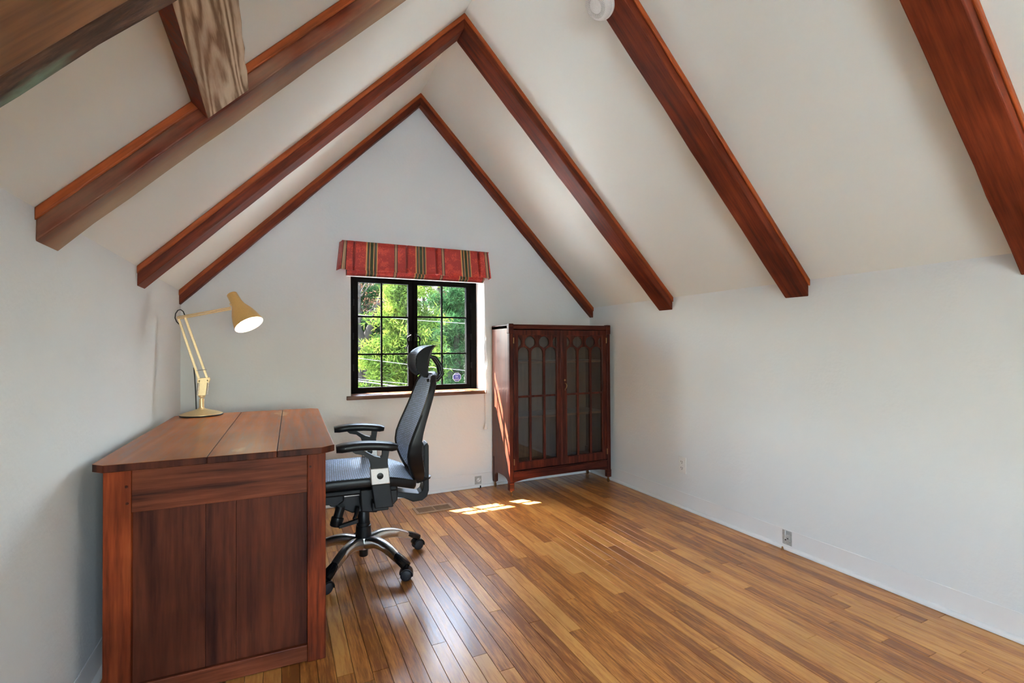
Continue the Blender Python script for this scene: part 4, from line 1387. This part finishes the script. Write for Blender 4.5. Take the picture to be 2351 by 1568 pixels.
# unseen yard, added and kept pale to bounce sunlight up to the ceiling
struct(M().box(-60, 80, -70, 10.6, GZ - .3, GZ - .005).build('bounce_yard', MT['bounce_ground']))

# wooded ridge far behind the trees
rg = []
for i in range(141):
    x_ = -70 + i * 1.2
    rg.append((x_, 4.6 + 1.1 * math.sin(x_ * .11) + random.uniform(-.5, .5)))
poly = [(-70, GZ - .2)] + rg + [(98, GZ - .2)]
poly[-2] = (98, 4.5)
struct(M().prism(poly, 'y', 62, 66).build('wooded_ridge', MT['ridge']))


def np_mesh(name, v, f, mat, parent):
    me = bpy.data.meshes.new(name)
    nv, nf = len(v), len(f)
    me.vertices.add(nv); me.vertices.foreach_set('co', np.asarray(v, np.float32).ravel())
    k = f.shape[1]
    me.loops.add(nf * k); me.loops.foreach_set('vertex_index', f.astype(np.int32).ravel())
    me.polygons.add(nf)
    me.polygons.foreach_set('loop_start', np.arange(0, nf * k, k, dtype=np.int32))
    me.update(calc_edges=True)
    me.materials.append(mat)
    o = bpy.data.objects.new(name, me)
    C.objects.link(o)
    o.parent = parent
    return o


def tufts(centres, n, ln, wid, up=0.15, jit=0.10):
    """needle or leaf tufts: n thin blades round every centre"""
    c = np.repeat(np.asarray(centres), n, axis=0)
    k = len(c)
    c = c + rng.normal(0, jit, (k, 3))
    d = rng.normal(0, 1, (k, 3)); d[:, 2] += up
    d /= np.linalg.norm(d, axis=1, keepdims=True)
    s = np.cross(d, rng.normal(0, 1, (k, 3)))
    s /= np.linalg.norm(s, axis=1, keepdims=True) + 1e-9
    L_ = ln * rng.uniform(.6, 1.3, (k, 1)); W_ = wid * rng.uniform(.7, 1.3, (k, 1))
    p0 = c - s * W_ * .5; p1 = c + s * W_ * .5 + d * L_ * .35; p2 = c + d * L_; p3 = c - s * W_ * .5 + d * L_ * .55
    v = np.stack([p0, p1, p2, p3], axis=1).reshape(-1, 3)
    f = np.arange(k * 4).reshape(-1, 4)
    return v, f


def make_tree(name, label, loc, h, kind, seed, spread=2.2, n_br=46, group='trees outside the window'):
    rs = random.Random(seed)
    t = thing(name, label, 'tree', loc, 0, group, local=True)
    bark = MT['barkd'] if kind != 'bare' else MT['barkg']
    lean = (rs.uniform(-.25, .25), rs.uniform(-.2, .2))
    tp = lambda q: Vector((lean[0] * q * q + .10 * math.sin(q * 5 + seed), lean[1] * q * q + .08 * math.cos(q * 4 + seed), h * q))
    r0 = .020 * h + .03
    m = M().tube([tp(q) for q in np.linspace(0, .98, 12)], [r0 * (1 - .85 * q) for q in np.linspace(0, .98, 12)], 9)
    m.build('trunk', bark, t, smooth=True)
    cents = []
    br = M()
    for i in range(n_br):
        q = rs.uniform(.22, .97) if kind != 'bare' else rs.uniform(.35, .95)
        a = rs.uniform(0, 2 * math.pi)
        ln = spread * (1.12 - q) * rs.uniform(.65, 1.15) if kind != 'bare' else spread * (1.1 - .55 * q) * rs.uniform(.6, 1.1)
        p = tp(q)
        rise = rs.uniform(-.05, .28) if kind != 'bare' else rs.uniform(.5, 1.1)
        dv = Vector((math.cos(a), math.sin(a), rise))
        pts = [p]
        for k_ in range(1, 6):
            u = k_ / 5
            pts.append(p + dv * ln * u + Vector((rs.uniform(-.05, .05), rs.uniform(-.05, .05), -.12 * ln * u * u + rs.uniform(-.04, .04))))
        br.tube(pts, [max(.004, .022 * (1 - .85 * u / 5) * (1.6 - q)) for u in range(6)], 5)
        for k_ in range(1, 6):
            for _ in range(3 if kind != 'bare' else 2):
                b0 = pts[k_]
                e = b0 + Vector((rs.gauss(0, .20), rs.gauss(0, .20), rs.gauss(.04, .10)))
                br.tube([b0, e], .004, 3, cap=False)
                cents.append(e); cents.append((b0 + e) / 2)
    br.build('branches', bark, t, smooth=True)
    if kind == 'bright':
        v, f = tufts(cents, 24, .17, .026, .25, .07); mt = MT['needle_b']
    elif kind == 'dark':
        v, f = tufts(cents, 22, .17, .022, .2, .07); mt = MT['needle_d']
    else:
        v, f = tufts(cents, 5, .09, .035, 0, .16); mt = MT['bud']
    fo = np_mesh('foliage', v, f, mt, t)
    fo['kind'] = 'stuff'
    return t


t1 = make_tree('pine_tree', 'bright yellow-green pine close outside the window', (2.85, 12.0, GZ), 7.2, 'bright', 3, 1.5, 62)
t2 = make_tree('pine_tree', 'deep green pine seen through the right-hand sash', (4.55, 13.4, GZ), 8.0, 'dark', 11, 2.0, 54)
t3 = make_tree('bare_tree', 'forked dark tree with few leaves seen through the left-hand sash', (2.15, 14.5, GZ), 8.2, 'bare', 21, 2.6, 34)
# dark forked main limbs of that tree
fk = M().tube([(0, 0, 2.9), (.10, 0, 3.9), (-.10, 0, 4.6), (-.50, 0, 5.6), (-.95, .1, 7.0)], [.17, .16, .13, .09, .04], 9).tube([(-.02, 0, 4.3), (.35, .05, 5.2), (.60, .1, 6.0), (.70, .1, 7.2)], [.11, .09, .07, .03], 8)
fk.build('limb', MT['barkd'], t3, smooth=True)
spots = [(t2, 6.1, 17.5, 'deep green pine between the nearest trees and the far wood', 1.0, 40), (t1, 1.4, 16.5, 'yellow-green pine standing left behind the forked tree', 1.05, 120),
         (t3, 5.6, 19.0, 'bare reddish tree behind the deep green pine', 1.0, 200), (t2, 3.9, 20.0, 'deep green pine filling the gap behind the bright pine', 1.1, 90),
         (t1, 8.4, 20.0, 'bright pine at the right end of the row outside', 1.0, 10), (t2, -.6, 19.0, 'deep green pine at the left end of the row outside', 1.1, 310),
         (t3, 3.2, 24.0, 'bare reddish tree deep in the wood, left of centre', 1.1, 70), (t2, 8.0, 26.0, 'tall deep green pine far back on the right', 1.25, 150),
         (t1, 5.9, 26.0, 'bright pine far back in the middle of the wood', 1.15, 250), (t2, 2.4, 28.0, 'deep green pine far back on the left', 1.25, 20),
         (t3, 9.6, 30.0, 'bare reddish tree at the back right edge of the wood', 1.2, 330), (t1, 11.5, 27.0, 'bright pine beyond the right end of the wood', 1.1, 60),
         (t2, 6.4, 33.0, 'deep green pine at the very back of the wood', 1.4, 280), (t3, 7.6, 22.5, 'bare reddish tree before the tall far pine', 1.05, 130),
         (t2, .5, 15.6, 'deep green pine left of the forked tree', 1.0, 200), (t1, -2.2, 17.0, 'bright pine beyond the left edge of the window view', 1.1, 75),
         (t2, 2.75, 18.2, 'deep green pine close behind the forked tree', 1.15, 260), (t1, .6, 23.0, 'bright pine in the back row on the left', 1.3, 15),
         (t2, 4.9, 23.5, 'deep green pine in the back row behind the right-hand sash', 1.35, 340), (t2, -3.6, 24.0, 'deep green pine far to the left in the back row', 1.3, 110)]
for src, x_, y_, lb, sc_, rot in spots:
    c = copy_tree(src)
    c.location = (x_, y_, GZ)
    c.rotation_euler = (0, 0, math.radians(rot))
    c.scale = (sc_, sc_, sc_)
    c['label'] = lb
# utility cables across the view
for i, (a, b, r_, lb) in enumerate([((1.20, 9.0, 1.72), (2.02, 9.0, 1.66), .005, 'topmost thin utility cable crossing outside the window'),
                                    ((1.36, 9.0, .93), (2.05, 9.0, .83), .005, 'middle thin utility cable crossing outside the window'),
                                    ((1.22, 9.0, .58), (2.05, 9.0, .47), .005, 'upper of the two low utility cables outside the window'),
                                    ((1.22, 9.0, .55), (2.05, 9.0, .40), .009, 'thick lowest utility cable outside the window')]):
    A, B_ = Vector(a), Vector(b)
    dv = (B_ - A) / (B_.x - A.x)
    o = M().tube([A + dv * s_ + Vector((0, 0, .012 * (s_ - .5) ** 2)) for s_ in np.linspace(-7, 9, 17)], r_, 6).build('utility_cable', MT['wire'], None, smooth=True)
    prop(o, lb, 'cable', 'utility cables outside')
